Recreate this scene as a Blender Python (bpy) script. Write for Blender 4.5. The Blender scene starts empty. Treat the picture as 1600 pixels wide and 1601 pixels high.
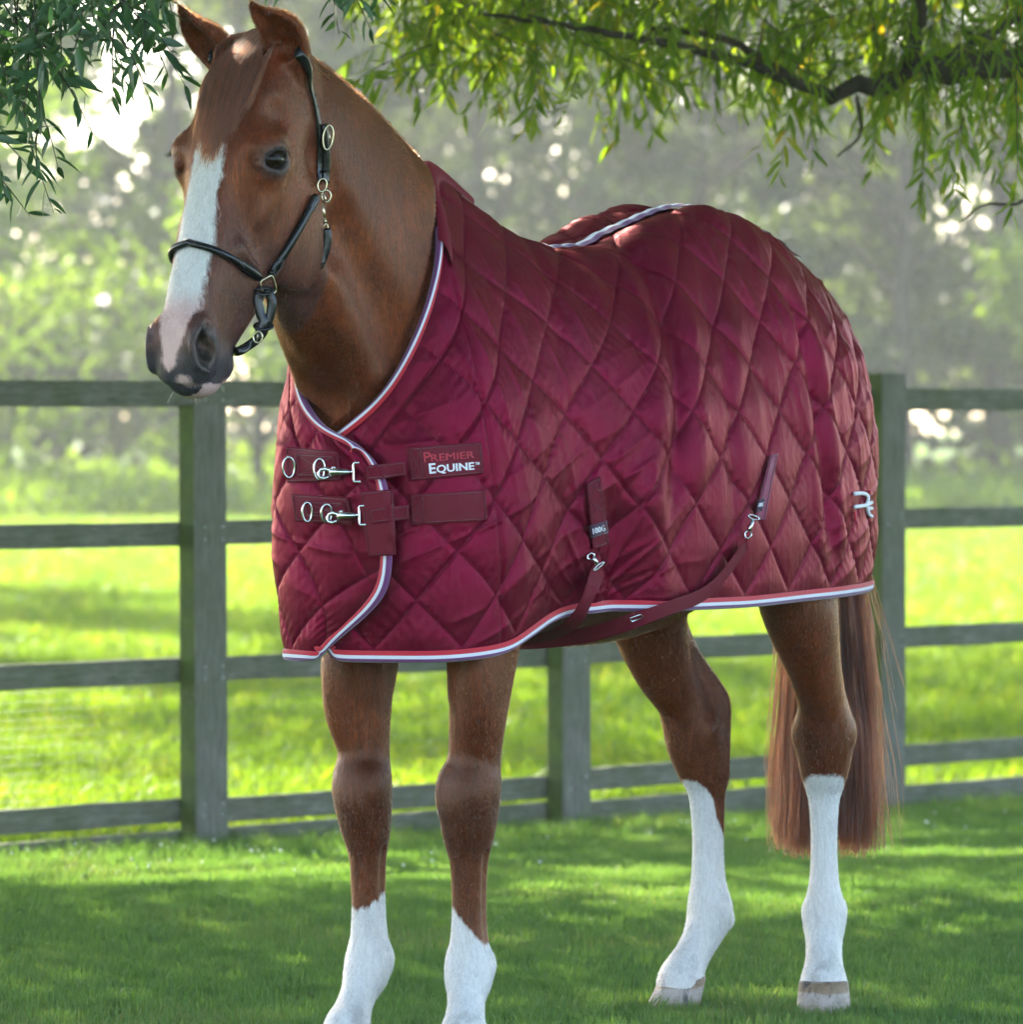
import bpy, math, random
import numpy as np
from mathutils import Vector, Matrix
from mathutils.bvhtree import BVHTree
import mathutils.noise as mnoise

rng = np.random.default_rng(7)
R = math.radians
C = bpy.context.scene.collection
SC = bpy.context.scene

# ------------------------------------------------------------------ camera, sky, sun, exposure
cam_d = bpy.data.cameras.new('camera')
cam = bpy.data.objects.new('camera', cam_d)
C.objects.link(cam)
SC.camera = cam
CAMZ = 1.2
FPX = 9600.0                      # focal length in pixels of the 1600 px wide photograph
cam.location = (0, 0, CAMZ)
cam.rotation_euler = (R(90), 0, 0)
cam_d.sensor_width = 36
cam_d.lens = 216
cam_d.shift_y = -(800.5 - 668) / 1600
cam_d.clip_start = 0.5
cam_d.clip_end = 2000
cam_d.dof.use_dof = True
cam_d.dof.focus_distance = 11.6
cam_d.dof.aperture_fstop = 8.5

SUN_EL, SUN_AZ = R(38), R(-26)     # elevation, azimuth from +Y towards +X (negative: to the left)
world = bpy.data.worlds.new('World')
SC.world = world
world.use_nodes = True
wn = world.node_tree
for n in list(wn.nodes): wn.nodes.remove(n)
sky = wn.nodes.new('ShaderNodeTexSky')
sky.sky_type = 'NISHITA'
sky.sun_disc = False
sky.sun_elevation = SUN_EL
sky.sun_rotation = SUN_AZ
sky.dust_density = 2.0
sky.ozone_density = 0.6
sky.air_density = 0.8
bg = wn.nodes.new('ShaderNodeBackground')
bg.inputs['Strength'].default_value = 0.15
wo = wn.nodes.new('ShaderNodeOutputWorld')
wn.links.new(sky.outputs[0], bg.inputs[0])
wn.links.new(bg.outputs[0], wo.inputs[0])
sd = bpy.data.lights.new('sun', 'SUN')
sd.energy = 4.6
sd.angle = R(0.6)
sd.color = (1.0, 0.93, 0.80)
sun = bpy.data.objects.new('sun', sd)
C.objects.link(sun)
sdir = Vector((math.sin(SUN_AZ) * math.cos(SUN_EL), math.cos(SUN_AZ) * math.cos(SUN_EL), math.sin(SUN_EL)))
sun.rotation_euler = sdir.to_track_quat('Z', 'Y').to_euler()
sun.location = (0, 0, 30)
SC.view_settings.view_transform = 'Standard'
SC.view_settings.look = 'None'
SC.view_settings.exposure = 2.92
SC.view_settings.gamma = 1.0
SC.cycles.max_bounces = 8
SC.cycles.transparent_max_bounces = 8
SC.cycles.volume_bounces = 1
SC.cycles.use_denoising = True

# ------------------------------------------------------------------ small helpers
def link(o, parent=None):
    C.objects.link(o)
    if parent is not None: o.parent = parent
    return o
def meta(o, label=None, cat=None, group=None, kind=None):
    if label: o['label'] = label
    if cat: o['category'] = cat
    if group: o['group'] = group
    if kind: o['kind'] = kind
    return o
def empty(name, loc=(0, 0, 0), rz=0.0, label=None, cat=None, group=None):
    o = bpy.data.objects.new(name, None)
    o.location = loc; o.rotation_euler = (0, 0, rz)
    o.empty_display_size = 0.1
    C.objects.link(o)
    return meta(o, label, cat, group)
def new_mesh(name, V, F, smooth=True):
    """V (n,3); F (m,k) array of equal-size faces, or a list of such arrays"""
    me = bpy.data.meshes.new(name)
    V = np.asarray(V, dtype=np.float32)
    Fs = F if isinstance(F, list) else [F]
    Fs = [np.asarray(f, dtype=np.int32) for f in Fs if len(f)]
    me.vertices.add(len(V)); me.vertices.foreach_set('co', V.ravel())
    nl = sum(f.size for f in Fs); nf = sum(len(f) for f in Fs)
    me.loops.add(nl); me.polygons.add(nf)
    me.loops.foreach_set('vertex_index', np.concatenate([f.ravel() for f in Fs]))
    ls = []; off = 0
    for f in Fs:
        ls.append(off + np.arange(len(f)) * f.shape[1]); off += f.size
    me.polygons.foreach_set('loop_start', np.concatenate(ls).astype(np.int32))
    me.update(calc_edges=True)
    me.validate()
    me.polygons.foreach_set('use_smooth', np.full(len(me.polygons), bool(smooth)))
    return me
def mesh_obj(name, V, F, mat=None, parent=None, smooth=True):
    me = new_mesh(name, V, F, smooth)
    if mat is not None:
        for m in (mat if isinstance(mat, (list, tuple)) else [mat]): me.materials.append(m)
    return link(bpy.data.objects.new(name, me), parent)
def crom(P, n):
    """Catmull-Rom through the rows of P, n samples (ends included), uniform in parameter"""
    P = np.asarray(P, float)
    Q = np.concatenate([2 * P[:1] - P[1:2], P, 2 * P[-1:] - P[-2:-1]])
    t = np.linspace(0, len(P) - 1, n) if np.isscalar(n) else np.asarray(n)
    i = np.clip(t.astype(int), 0, len(P) - 2); f = (t - i)
    f = f.reshape((-1,) + (1,) * (P.ndim - 1))
    p0, p1, p2, p3 = Q[i], Q[i + 1], Q[i + 2], Q[i + 3]
    return 0.5 * (2 * p1 + (p2 - p0) * f + (2 * p0 - 5 * p1 + 4 * p2 - p3) * f * f + (3 * p1 - p0 - 3 * p2 + p3) * f ** 3)
def nrm(v):
    v = np.asarray(v, float)
    return v / np.maximum(np.linalg.norm(v, axis=-1, keepdims=True), 1e-9)
def grid_faces(nu, nv, off=0, flip=False):
    i, j = np.meshgrid(np.arange(nu - 1), np.arange(nv - 1), indexing='ij')
    a = (i * nv + j + off).ravel(); b = a + 1; c = a + nv + 1; d = a + nv
    return np.stack([a, b, c, d] if not flip else [a, d, c, b], 1)
def tube(path, rad, sides=8, closed=False, flat=1.0, up=None):
    """tube mesh along a path; rad scalar or per point; flat squashes it along the given up vectors"""
    P = np.asarray(path, float); n = len(P)
    T = nrm(np.roll(P, -1, 0) - np.roll(P, 1, 0)) if closed else nrm(np.gradient(P, axis=0))
    if up is None:
        u = np.array([0, 0, 1.0]) if abs(T[0][2]) < 0.9 else np.array([1.0, 0, 0])
        U = []
        for t in T:
            u = nrm(u - t * np.dot(u, t)); U.append(u)
        U = np.array(U)
    else:
        U = nrm(np.asarray(up) - T * (np.asarray(up) * T).sum(1, keepdims=True))
    S = np.cross(T, U)
    r = np.broadcast_to(np.asarray(rad, float), (n,))[:, None, None]
    th = np.arange(sides) / sides * 2 * np.pi
    V = P[:, None] + r * (np.cos(th)[None, :, None] * S[:, None] + flat * np.sin(th)[None, :, None] * U[:, None])
    F = []
    m = n if closed else n - 1
    i, j = np.meshgrid(np.arange(m), np.arange(sides), indexing='ij')
    i2 = (i + 1) % n; j2 = (j + 1) % sides
    F = np.stack([(i * sides + j), (i * sides + j2), (i2 * sides + j2), (i2 * sides + j)], -1).reshape(-1, 4)
    V = V.reshape(-1, 3)
    if not closed:
        k = len(V)
        V = np.concatenate([V, P[:1], P[-1:]])
        jj = np.arange(sides); j2 = (jj + 1) % sides
        c0 = np.stack([np.full(sides, k), j2, jj], 1)
        b = (n - 1) * sides
        c1 = np.stack([np.full(sides, k + 1), b + jj, b + j2], 1)
        return V, [F, np.concatenate([c0, c1])]
    return V, [F]
def merge(parts):
    Vs = []; Fd = {}; off = 0
    for V, F in parts:
        V = np.asarray(V, float)
        for f in (F if isinstance(F, list) else [F]):
            f = np.asarray(f)
            if len(f): Fd.setdefault(f.shape[1], []).append(f + off)
        Vs.append(V); off += len(V)
    return np.concatenate(Vs), [np.concatenate(v) for v in Fd.values()]
def box_vf(x0, x1, y0, y1, z0, z1, bev=0.0):
    if bev <= 0:
        V = np.array([(x, y, z) for x in (x0, x1) for y in (y0, y1) for z in (z0, z1)], float)
        return V, np.array([[0, 1, 3, 2], [4, 6, 7, 5], [0, 4, 5, 1], [2, 3, 7, 6], [0, 2, 6, 4], [1, 5, 7, 3]])
    V = []; idx = {}
    for ix, x in enumerate((x0, x1)):
        for iy, y in enumerate((y0, y1)):
            for iz, z in enumerate((z0, z1)):
                sx, sy, sz = (1, -1)[ix] * bev, (1, -1)[iy] * bev, (1, -1)[iz] * bev
                for k, p in enumerate(((x, y + sy, z + sz), (x + sx, y, z + sz), (x + sx, y + sy, z))):
                    idx[(ix, iy, iz, k)] = len(V); V.append(p)
    q = []; t = []
    for k in range(3):
        for s in (0, 1):
            c = []
            for (p, r_) in ((0, 0), (0, 1), (1, 1), (1, 0)):
                v = [0, 0, 0]; v[k] = s; v[(k + 1) % 3] = p; v[(k + 2) % 3] = r_
                c.append(idx[(v[0], v[1], v[2], k)])
            q.append(c if s == 0 else c[::-1])
    for k in range(3):                       # edges along axis k
        k1, k2 = (k + 1) % 3, (k + 2) % 3
        for s1 in (0, 1):
            for s2 in (0, 1):
                v0 = [0, 0, 0]; v0[k1] = s1; v0[k2] = s2; v1 = list(v0); v1[k] = 1
                c = [idx[(*v0, k1)], idx[(*v1, k1)], idx[(*v1, k2)], idx[(*v0, k2)]]
                q.append(c if s1 == s2 else c[::-1])
    for ix in (0, 1):
        for iy in (0, 1):
            for iz in (0, 1):
                c = [idx[(ix, iy, iz, k)] for k in range(3)]
                t.append(c if (ix + iy + iz) % 2 else c[::-1])
    return np.array(V, float), [np.array(q), np.array(t)]

# ------------------------------------------------------------------ material helpers
def mat(name, base=(0.5, 0.5, 0.5), rough=0.6, spec=0.5, metal=0.0, sheen=0.0):
    m = bpy.data.materials.new(name); m.use_nodes = True
    nt = m.node_tree; b = nt.nodes['Principled BSDF']
    b.inputs['Base Color'].default_value = (*base, 1)
    b.inputs['Roughness'].default_value = rough
    b.inputs['Specular IOR Level'].default_value = spec
    b.inputs['Metallic'].default_value = metal
    b.inputs['Sheen Weight'].default_value = sheen
    return m, nt, b
def N(nt, typ, **kw):
    n = nt.nodes.new(typ)
    for k, v in kw.items():
        if k.startswith('i_'): n.inputs[k[2:].replace('_', ' ')].default_value = v
        else: setattr(n, k, v)
    return n
def L(nt, a, b): nt.links.new(a, b)
def ramp(nt, fac, stops, interp='LINEAR'):
    n = nt.nodes.new('ShaderNodeValToRGB'); n.color_ramp.interpolation = interp
    e = n.color_ramp.elements
    while len(e) < len(stops): e.new(0.5)
    for k, (p, c) in enumerate(stops):
        e[k].position = p; e[k].color = (*c, 1) if len(c) == 3 else c
    L(nt, fac, n.inputs[0]); return n.outputs[0]
def noise_tex(nt, vec, scale, detail=4, rough=0.55, dist=0.0):
    n = nt.nodes.new('ShaderNodeTexNoise')
    n.inputs['Scale'].default_value = scale; n.inputs['Detail'].default_value = detail
    n.inputs['Roughness'].default_value = rough; n.inputs['Distortion'].default_value = dist
    if vec is not None: L(nt, vec, n.inputs['Vector'])
    return n
def mixc(nt, fac, a, b, mode='MIX'):
    n = nt.nodes.new('ShaderNodeMix'); n.data_type = 'RGBA'; n.blend_type = mode
    for s, v in ((0, fac), (6, a), (7, b)):
        if isinstance(v, bpy.types.NodeSocket): L(nt, v, n.inputs[s])
        elif isinstance(v, (int, float)): n.inputs[s].default_value = v
        else: n.inputs[s].default_value = (*v, 1)
    return n.outputs[2]
def mathn(nt, op, a, b=None, clamp=False):
    n = nt.nodes.new('ShaderNodeMath'); n.operation = op; n.use_clamp = clamp
    for s, v in ((0, a), (1, b)):
        if v is None: continue
        if isinstance(v, bpy.types.NodeSocket): L(nt, v, n.inputs[s])
        else: n.inputs[s].default_value = v
    return n.outputs[0]
def bump(nt, bsdf, h, strength=0.3, dist=0.01, prev=None):
    n = nt.nodes.new('ShaderNodeBump'); n.inputs['Strength'].default_value = strength
    n.inputs['Distance'].default_value = dist; L(nt, h, n.inputs['Height'])
    if prev is not None: L(nt, prev, n.inputs['Normal'])
    L(nt, n.outputs[0], bsdf.inputs['Normal']); return n.outputs[0]
def coords(nt, scale=(1, 1, 1), kind='Object'):
    t = nt.nodes.new('ShaderNodeTexCoord'); m = nt.nodes.new('ShaderNodeMapping')
    m.inputs['Scale'].default_value = scale
    L(nt, t.outputs[kind], m.inputs[0]); return m.outputs[0]
def leafy(name, c1, c2, trans=0.5, rough=0.45, spec=0.3, tcol=None, nscale=8.0, kind='Object', c3=None):
    """two-sided leaf or grass material: diffuse + translucent + a little gloss, colour varied per piece"""
    m, nt, b = mat(name, c1, rough, spec)
    out = nt.nodes['Material Output']
    geo = nt.nodes.new('ShaderNodeNewGeometry')
    n = noise_tex(nt, geo.outputs['Position'], nscale, 3)
    f = mathn(nt, 'ADD', mathn(nt, 'MULTIPLY', geo.outputs['Random Per Island'], .45), mathn(nt, 'MULTIPLY', mathn(nt, 'SUBTRACT', n.outputs[0], .15), .8))
    col = ramp(nt, f, [(0.25, c1), (0.65, c2)] + ([(0.9, c3)] if c3 else []))
    L(nt, col, b.inputs['Base Color'])
    tr = nt.nodes.new('ShaderNodeBsdfTranslucent')
    L(nt, mixc(nt, 1.0, col, tcol or (1.6, 1.5, 0.5), 'MULTIPLY'), tr.inputs[0])
    mx = nt.nodes.new('ShaderNodeMixShader'); mx.inputs[0].default_value = trans
    L(nt, b.outputs[0], mx.inputs[1]); L(nt, tr.outputs[0], mx.inputs[2]); L(nt, mx.outputs[0], out.inputs[0])
    return m

# ------------------------------------------------------------------ the horse's own frame: a = forwards, b = to its left, z = up
HO = np.array([-0.18, 11.6, 0.0])
HF = nrm(np.array([-0.556, -0.831, 0.0]))
HL = np.array([-HF[1], HF[0], 0.0])
HRZ = math.atan2(HF[1], HF[0])
def to_world(p):
    p = np.asarray(p, float)
    return HO + p[..., :1] * HF + p[..., 1:2] * HL + p[..., 2:] * np.array([0, 0, 1.0])
def view_ray(px, py):
    """a camera ray through a pixel of the photograph, in the horse's frame: origin, direction"""
    d = np.array([(px - 800) / FPX, 1.0, (668 - py) / FPX])
    o = np.array([0, 0, CAMZ]) - HO
    f = lambda v: np.array([np.dot(v, HF), np.dot(v, HL), v[2]])
    return f(o), nrm(f(d))
def at_b(px, py, b):
    """point of that ray at the given distance b to the horse's left"""
    o, d = view_ray(px, py); return o + d * ((b - o[1]) / d[1])
def at_a(px, py, a):
    o, d = view_ray(px, py); return o + d * ((a - o[0]) / d[0])
# ------------------------------------------------------------------ signed-distance sculpting on a graded grid (horse body)
def axis(segs):
    out = [segs[0][0]]
    for lo, hi, st in segs:
        n = max(1, int(round((hi - lo) / st)))
        out += list(lo + (hi - lo) * np.arange(1, n + 1) / n)
    return np.array(out, dtype=np.float32)
GA = axis([(-1.66, -1.42, .012), (-1.42, -.98, .0055), (-.98, -.13, .012), (-.13, .16, .0055), (.16, .34, .008), (.34, .90, .0042)])
GB = axis([(-.34, -.18, .008), (-.18, .18, .0045), (.18, .34, .008)])
GZ = axis([(.02, .86, .0055), (.86, 1.20, .011), (1.20, 2.08, .0042)])
FIELD = np.full((len(GA), len(GB), len(GZ)), 0.12, dtype=np.float32)
def block(lo, hi):
    s = []
    for g, l, h in zip((GA, GB, GZ), lo, hi):
        s.append(slice(max(0, np.searchsorted(g, l) - 1), min(len(g), np.searchsorted(g, h) + 1)))
    s = tuple(s)
    A = GA[s[0]][:, None, None]; B = GB[s[1]][None, :, None]; Z = GZ[s[2]][None, None, :]
    return s, A, B, Z
def smin(f, d, k):
    h = np.clip(k - np.abs(f - d), 0, None) / k
    return np.minimum(f, d) - h * h * k * 0.25
def smax(f, d, k):
    h = np.clip(k - np.abs(f - d), 0, None) / k
    return np.maximum(f, d) + h * h * k * 0.25
def loft_field(st, front, p=2.0, n=None, margin=0.09):
    """st rows: a, b, z, side radius, front radius, back radius. Returns (slices, distance) of the swept body"""
    st = np.asarray(st, float)
    n = n or (len(st) - 1) * (5 if len(st) > 12 else 10) + 1
    Q = crom(st, n); Q[:, 3:] = np.maximum(Q[:, 3:], 0.004)
    rm = Q[:, 3:].max() + margin
    lo = Q[:, :3].min(0) - rm; hi = Q[:, :3].max(0) + rm
    S0, A0, B0, Z0 = block(lo, hi)
    D = np.full((A0.shape[0], B0.shape[1], Z0.shape[2]), 0.5, dtype=np.float32)
    fr = np.asarray(front, float)
    for i in range(len(Q) - 1):
        c0, c1 = Q[i], Q[i + 1]
        r = max(c0[3:].max(), c1[3:].max()) + margin
        s, A, B, Z = block(np.minimum(c0[:3], c1[:3]) - r, np.maximum(c0[:3], c1[:3]) + r)
        d = c1[:3] - c0[:3]; ln = np.dot(d, d)
        T = nrm(Q[min(i + 2, len(Q) - 1), :3] - Q[max(i - 1, 0), :3])
        f_ = fr[0] + (fr[1] - fr[0]) * i / (len(Q) - 1) if fr.ndim == 2 else fr
        V = nrm(f_ - T * np.dot(f_, T)); S = np.cross(V, T)
        t = np.clip(((A - c0[0]) * d[0] + (B - c0[1]) * d[1] + (Z - c0[2]) * d[2]) / ln, 0, 1).astype(np.float32)
        X = A - (c0[0] + t * d[0]); Y = B - (c0[1] + t * d[1]); W = Z - (c0[2] + t * d[2])
        u = X * S[0] + Y * S[1] + W * S[2]
        v = X * V[0] + Y * V[1] + W * V[2]
        w = X * T[0] + Y * T[1] + W * T[2]
        rs = c0[3] + t * (c1[3] - c0[3]); rf = c0[4] + t * (c1[4] - c0[4]); rb = c0[5] + t * (c1[5] - c0[5])
        rv = np.where(v > 0, rf, rb); rw = np.minimum(rs, np.minimum(rf, rb))
        if p == 2.0:
            k = np.sqrt((u / rs) ** 2 + (v / rv) ** 2 + (w / rw) ** 2) + 1e-6
        else:
            k = (np.abs(u / rs) ** p + np.abs(v / rv) ** p + np.abs(w / rw) ** p) ** (1 / p) + 1e-6
        g = np.sqrt((u / rs ** 2) ** 2 + (v / rv ** 2) ** 2 + (w / rw ** 2) ** 2) + 1e-6
        k2 = np.sqrt((u / rs) ** 2 + (v / rv) ** 2 + (w / rw) ** 2) + 1e-6
        dist = (k - 1) * k2 / g
        sl = tuple(slice(a.start - b.start, a.stop - b.start) for a, b in zip(s, S0))
        sl = tuple(slice(max(0, x.start), x.stop) for x in sl)
        sub = D[sl]
        if sub.shape == dist.shape: D[sl] = np.minimum(sub, dist)
        else:
            q = tuple(slice(0, min(a, b)) for a, b in zip(sub.shape, dist.shape)); sub[q] = np.minimum(sub[q], dist[q])
    return S0, D
def add_loft(st, front, k=0.04, p=2.0, cut=False, mirror=False):
    for m in ((1, -1) if mirror else (1,)):
        s_ = np.array(st, float); s_[:, 1] *= m
        f_ = np.array(front, float); f_[..., 1] *= m
        S, D = loft_field(s_, f_, p, margin=0.03 + k)
        FIELD[S] = smax(FIELD[S], -D, k) if cut else smin(FIELD[S], D, k)
def add_ell(c, r, rot=(0, 0, 0), k=0.02, cut=False, mirror=True):
    """ellipsoid; rot in degrees about a, b, z of its own frame"""
    from mathutils import Euler
    for m in ((1, -1) if mirror else (1,)):
        e = Euler((R(rot[0]) * m, R(rot[1]), R(rot[2]) * m)).to_matrix()
        M_ = np.array(e)
        cc = np.array([c[0], c[1] * m, c[2]])
        rm = max(r) + 0.02 + k
        s, A, B, Z = block(cc - rm, cc + rm)
        X, Y, W = A - cc[0], B - cc[1], Z - cc[2]
        q = [X * M_[0, j] + Y * M_[1, j] + W * M_[2, j] for j in range(3)]
        kk = np.sqrt(sum((q[j] / r[j]) ** 2 for j in range(3))) + 1e-6
        g = np.sqrt(sum((q[j] / r[j] ** 2) ** 2 for j in range(3))) + 1e-6
        D = (kk * (kk - 1) / g).astype(np.float32)
        FIELD[s] = smax(FIELD[s], -D, k) if cut else smin(FIELD[s], D, k)
def surface_nets():
    G = FIELD; S = G < 0
    ca = S[:-1, :-1, :-1]; cnt = np.zeros(ca.shape, np.uint8)
    for dx in (0, 1):
        for dy in (0, 1):
            for dz in (0, 1):
                cnt += S[dx:dx + ca.shape[0], dy:dy + ca.shape[1], dz:dz + ca.shape[2]]
    act = (cnt > 0) & (cnt < 8)
    I = np.argwhere(act).astype(np.int32)
    ids = np.full(act.shape, -1, np.int32); ids[act] = np.arange(len(I))
    acc = np.zeros((len(I), 3)); num = np.zeros(len(I))
    corners = [(x, y, z) for x in (0, 1) for y in (0, 1) for z in (0, 1)]
    val = {c: G[I[:, 0] + c[0], I[:, 1] + c[1], I[:, 2] + c[2]] for c in corners}
    P = {c: np.stack([GA[I[:, 0] + c[0]], GB[I[:, 1] + c[1]], GZ[I[:, 2] + c[2]]], 1) for c in corners}
    for c in corners:
        for ax in range(3):
            if c[ax] == 0:
                e = list(c); e[ax] = 1; e = tuple(e)
                v0, v1 = val[c], val[e]; x = (v0 < 0) != (v1 < 0)
                t = np.where(x, v0 / np.where(x, v0 - v1, 1), 0)[:, None]
                acc += np.where(x[:, None], P[c] + t * (P[e] - P[c]), 0); num += x
    V = acc / num[:, None]
    F = []
    for ax in range(3):
        a = [slice(None)] * 3; b = [slice(None)] * 3
        a[ax] = slice(0, -1); b[ax] = slice(1, None)
        s0, s1 = S[tuple(a)], S[tuple(b)]
        E = np.argwhere(s0 != s1)
        o1, o2 = (ax + 1) % 3, (ax + 2) % 3
        ok = (E[:, o1] > 0) & (E[:, o2] > 0) & (E[:, o1] < act.shape[o1]) & (E[:, o2] < act.shape[o2])
        E = E[ok]; inside = s0[E[:, 0], E[:, 1], E[:, 2]]
        def cell(d1, d2):
            e = E.copy(); e[:, o1] -= d1; e[:, o2] -= d2
            return ids[e[:, 0], e[:, 1], e[:, 2]]
        q = np.stack([cell(1, 1), cell(0, 1), cell(0, 0), cell(1, 0)], 1)
        q[~inside] = q[~inside][:, ::-1]
        F.append(q)
    return V, np.concatenate(F)

# ---- trunk, neck, head
add_loft([(.165, 0, 1.07, .07, .09, .12), (.10, 0, 1.10, .14, .19, .22), (-.03, 0, 1.18, .20, .34, .34), (-.2, 0, 1.20, .225, .39, .39),
          (-.45, 0, 1.18, .25, .335, .405), (-.7, 0, 1.17, .26, .37, .385), (-.95, 0, 1.22, .25, .39, .35), (-1.15, 0, 1.22, .20, .35, .31),
          (-1.30, 0, 1.22, .13, .23, .25), (-1.36, 0, 1.2, .08, .13, .13)], (0, 0, 1), 0.05)
NECK_F = [(-.70, 0, .72), (-.55, 0, .83)]
add_loft([(-.06, 0, 1.36, .15, .26, .27), (.10, 0, 1.465, .130, .250, .262), (.215, 0, 1.55, .108, .238, .258), (.315, 0, 1.64, .092, .215, .232),
          (.395, 0, 1.72, .082, .175, .20), (.455, 0, 1.775, .072, .135, .15)], NECK_F, 0.05, p=2.0)
HV = (.93, 0, .37)
add_loft([(.462, 0, 1.855, .070, .070, .080), (.515, 0, 1.785, .088, .092, .11), (.540, 0, 1.710, .096, .108, .13), (.562, 0, 1.64, .092, .110, .145),
          (.592, 0, 1.565, .078, .102, .145), (.630, 0, 1.490, .067, .090, .122), (.668, 0, 1.42, .056, .082, .101),
          (.690, 0, 1.368, .051, .075, .084), (.700, 0, 1.328, .051, .071, .074), (.703, 0, 1.302, .044, .058, .056)], HV, 0.025, p=2.35)
# cheeks, brow, facial crest, temple hollow, eye bed
add_ell((.462, .062, 1.555), (.092, .036, .108), (0, -15, 0), 0.03)
add_ell((.600, .088, 1.712), (.036, .028, .022), (0, 30, 0), 0.03)          # brow
add_ell((.583, .092, 1.665), (.034, .022, .022), (0, 30, 0), 0.03)
add_loft([(.580, .088, 1.625, .011, .012, .012), (.612, .079, 1.57, .011, .012, .012), (.645, .064, 1.52, .006, .007, .007)], HV, 0.03, mirror=True)
add_ell((.572, .100, 1.768), (.026, .020, .029), (0, 20, 0), 0.022, cut=True)  # hollow over the eye
add_ell((.650, .080, 1.60), (.014, .014, .06), (0, 20, 0), 0.05, cut=True)    # between nasal bone and cheek
add_ell((.600, .114, 1.682), (.0265, .021, .0190), (0, 20, 0), 0.006, cut=True)  # eye opening
add_loft([(.632, .090, 1.674, .004, .004, .004), (.609, .110, 1.703, .007, .006, .006), (.588, .113, 1.704, .007, .006, .006), (.566, .104, 1.688, .004, .004, .004)], HV, 0.010, mirror=True)
add_loft([(.632, .089, 1.672, .004, .004, .004), (.609, .107, 1.660, .0045, .0045, .0045), (.590, .108, 1.660, .0045, .0045, .0045), (.569, .101, 1.674, .004, .004, .004)], HV, 0.010, mirror=True)
# veins and soft relief of the face
add_loft([(.650, .060, 1.53, .003, .003, .003), (.625, .068, 1.50, .003, .003, .003), (.59, .064, 1.48, .003, .003, .003)], HV, 0.010, mirror=True)
# muzzle: nostrils, lips, chin
add_ell((.740, .042, 1.350), (.028, .020, .044), (0, 12, 0), 0.03)
add_ell((.745, .066, 1.342), (.021, .028, .036), (10, 14, -30), 0.010, cut=True)
add_ell((.730, .061, 1.374), (.010, .011, .018), (0, 40, 0), 0.012, cut=True)
add_loft([(.760, .057, 1.378, .004, .004, .004), (.773, .049, 1.347, .006, .006, .006), (.763, .053, 1.310, .005, .005, .005), (.738, .060, 1.298, .004, .004, .004)], HV, 0.008, mirror=True)
add_ell((.736, 0, 1.302), (.030, .040, .027), (0, 20, 0), 0.03, mirror=False)     # upper lip
add_ell((.690, 0, 1.280), (.036, .037, .024), (0, 25, 0), 0.02, mirror=False)     # lower lip
add_ell((.640, 0, 1.306), (.034, .034, .026), (0, 45, 0), 0.02, mirror=False)     # chin
add_loft([(.628, .058, 1.345, .006, .006, .006), (.665, .060, 1.318, .006, .006, .006), (.700, .055, 1.289, .006, .006, .006), (.730, .044, 1.274, .005, .005, .005), (.752, .020, 1.268, .005, .005, .005), (.756, 0, 1.268, .005, .005, .005)], HV, 0.010, cut=True, mirror=True)
# jaw edge and throat groove on the neck
add_loft([(.445, .095, 1.70, .014, .014, .014), (.385, .105, 1.60, .014, .014, .014), (.385, .10, 1.52, .010, .010, .010)], HV, 0.05, cut=True, mirror=True)
add_loft([(.37, .098, 1.56, .016, .016, .016), (.29, .125, 1.44, .022, .022, .022), (.20, .150, 1.32, .020, .020, .020)], NECK_F[0], 0.07, cut=True, mirror=True)
add_loft([(.37, .05, 1.46, .02, .02, .02), (.29, .06, 1.34, .024, .024, .024), (.22, .07, 1.24, .025, .025, .025)], NECK_F[0], 0.05, mirror=True)
# ears: leaf-shaped cups opening forwards
for sgn in (1, -1):
    tip = (.618, .058, 1.970) if sgn > 0 else (.608, .110, 1.972)
    base = (.502, .064, 1.862) if sgn > 0 else (.502, .074, 1.862)
    fr = np.array((.80, .50, -.40) if sgn > 0 else (.86, .15, -.45)) 
    b0 = np.array(base); t0 = np.array(tip); mid = (b0 + t0) / 2 + np.array((-.014, .015, .004)); q1 = b0 * .75 + t0 * .25 + np.array((-.012, .010, .004)); q3 = b0 * .24 + t0 * .76 + np.array((-.005, .006, -.002))
    P = [b0 - (t0 - b0) * .15, q1, mid, q3, t0]
    W = [(.030, .026, .028), (.040, .030, .028), (.037, .025, .023), (.019, .013, .012), (.0025, .0025, .0025)]
    st = np.array([(*p, *w) for p, w in zip(P, W)]); st[:, 1] *= sgn
    f2 = fr.copy(); f2[1] *= sgn
    add_loft(st, f2, 0.018)
    cut = []
    for (p, w) in zip(P[:4] + [t0 * .93 + mid * .07], W):
        cut.append((*(p + nrm(fr) * (w[1] * 1.15)), max(w[0] - .006, .003), max(w[1] * .9, .003), max(w[2] * 1.3, .003)))
    cut = np.array(cut); cut[:, 1] *= sgn; cut = cut[1:]
    S_, D_ = loft_field(cut, f2, 2.0, margin=0.02)
    FIELD[S_] = smax(FIELD[S_], -D_, 0.005)

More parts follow.
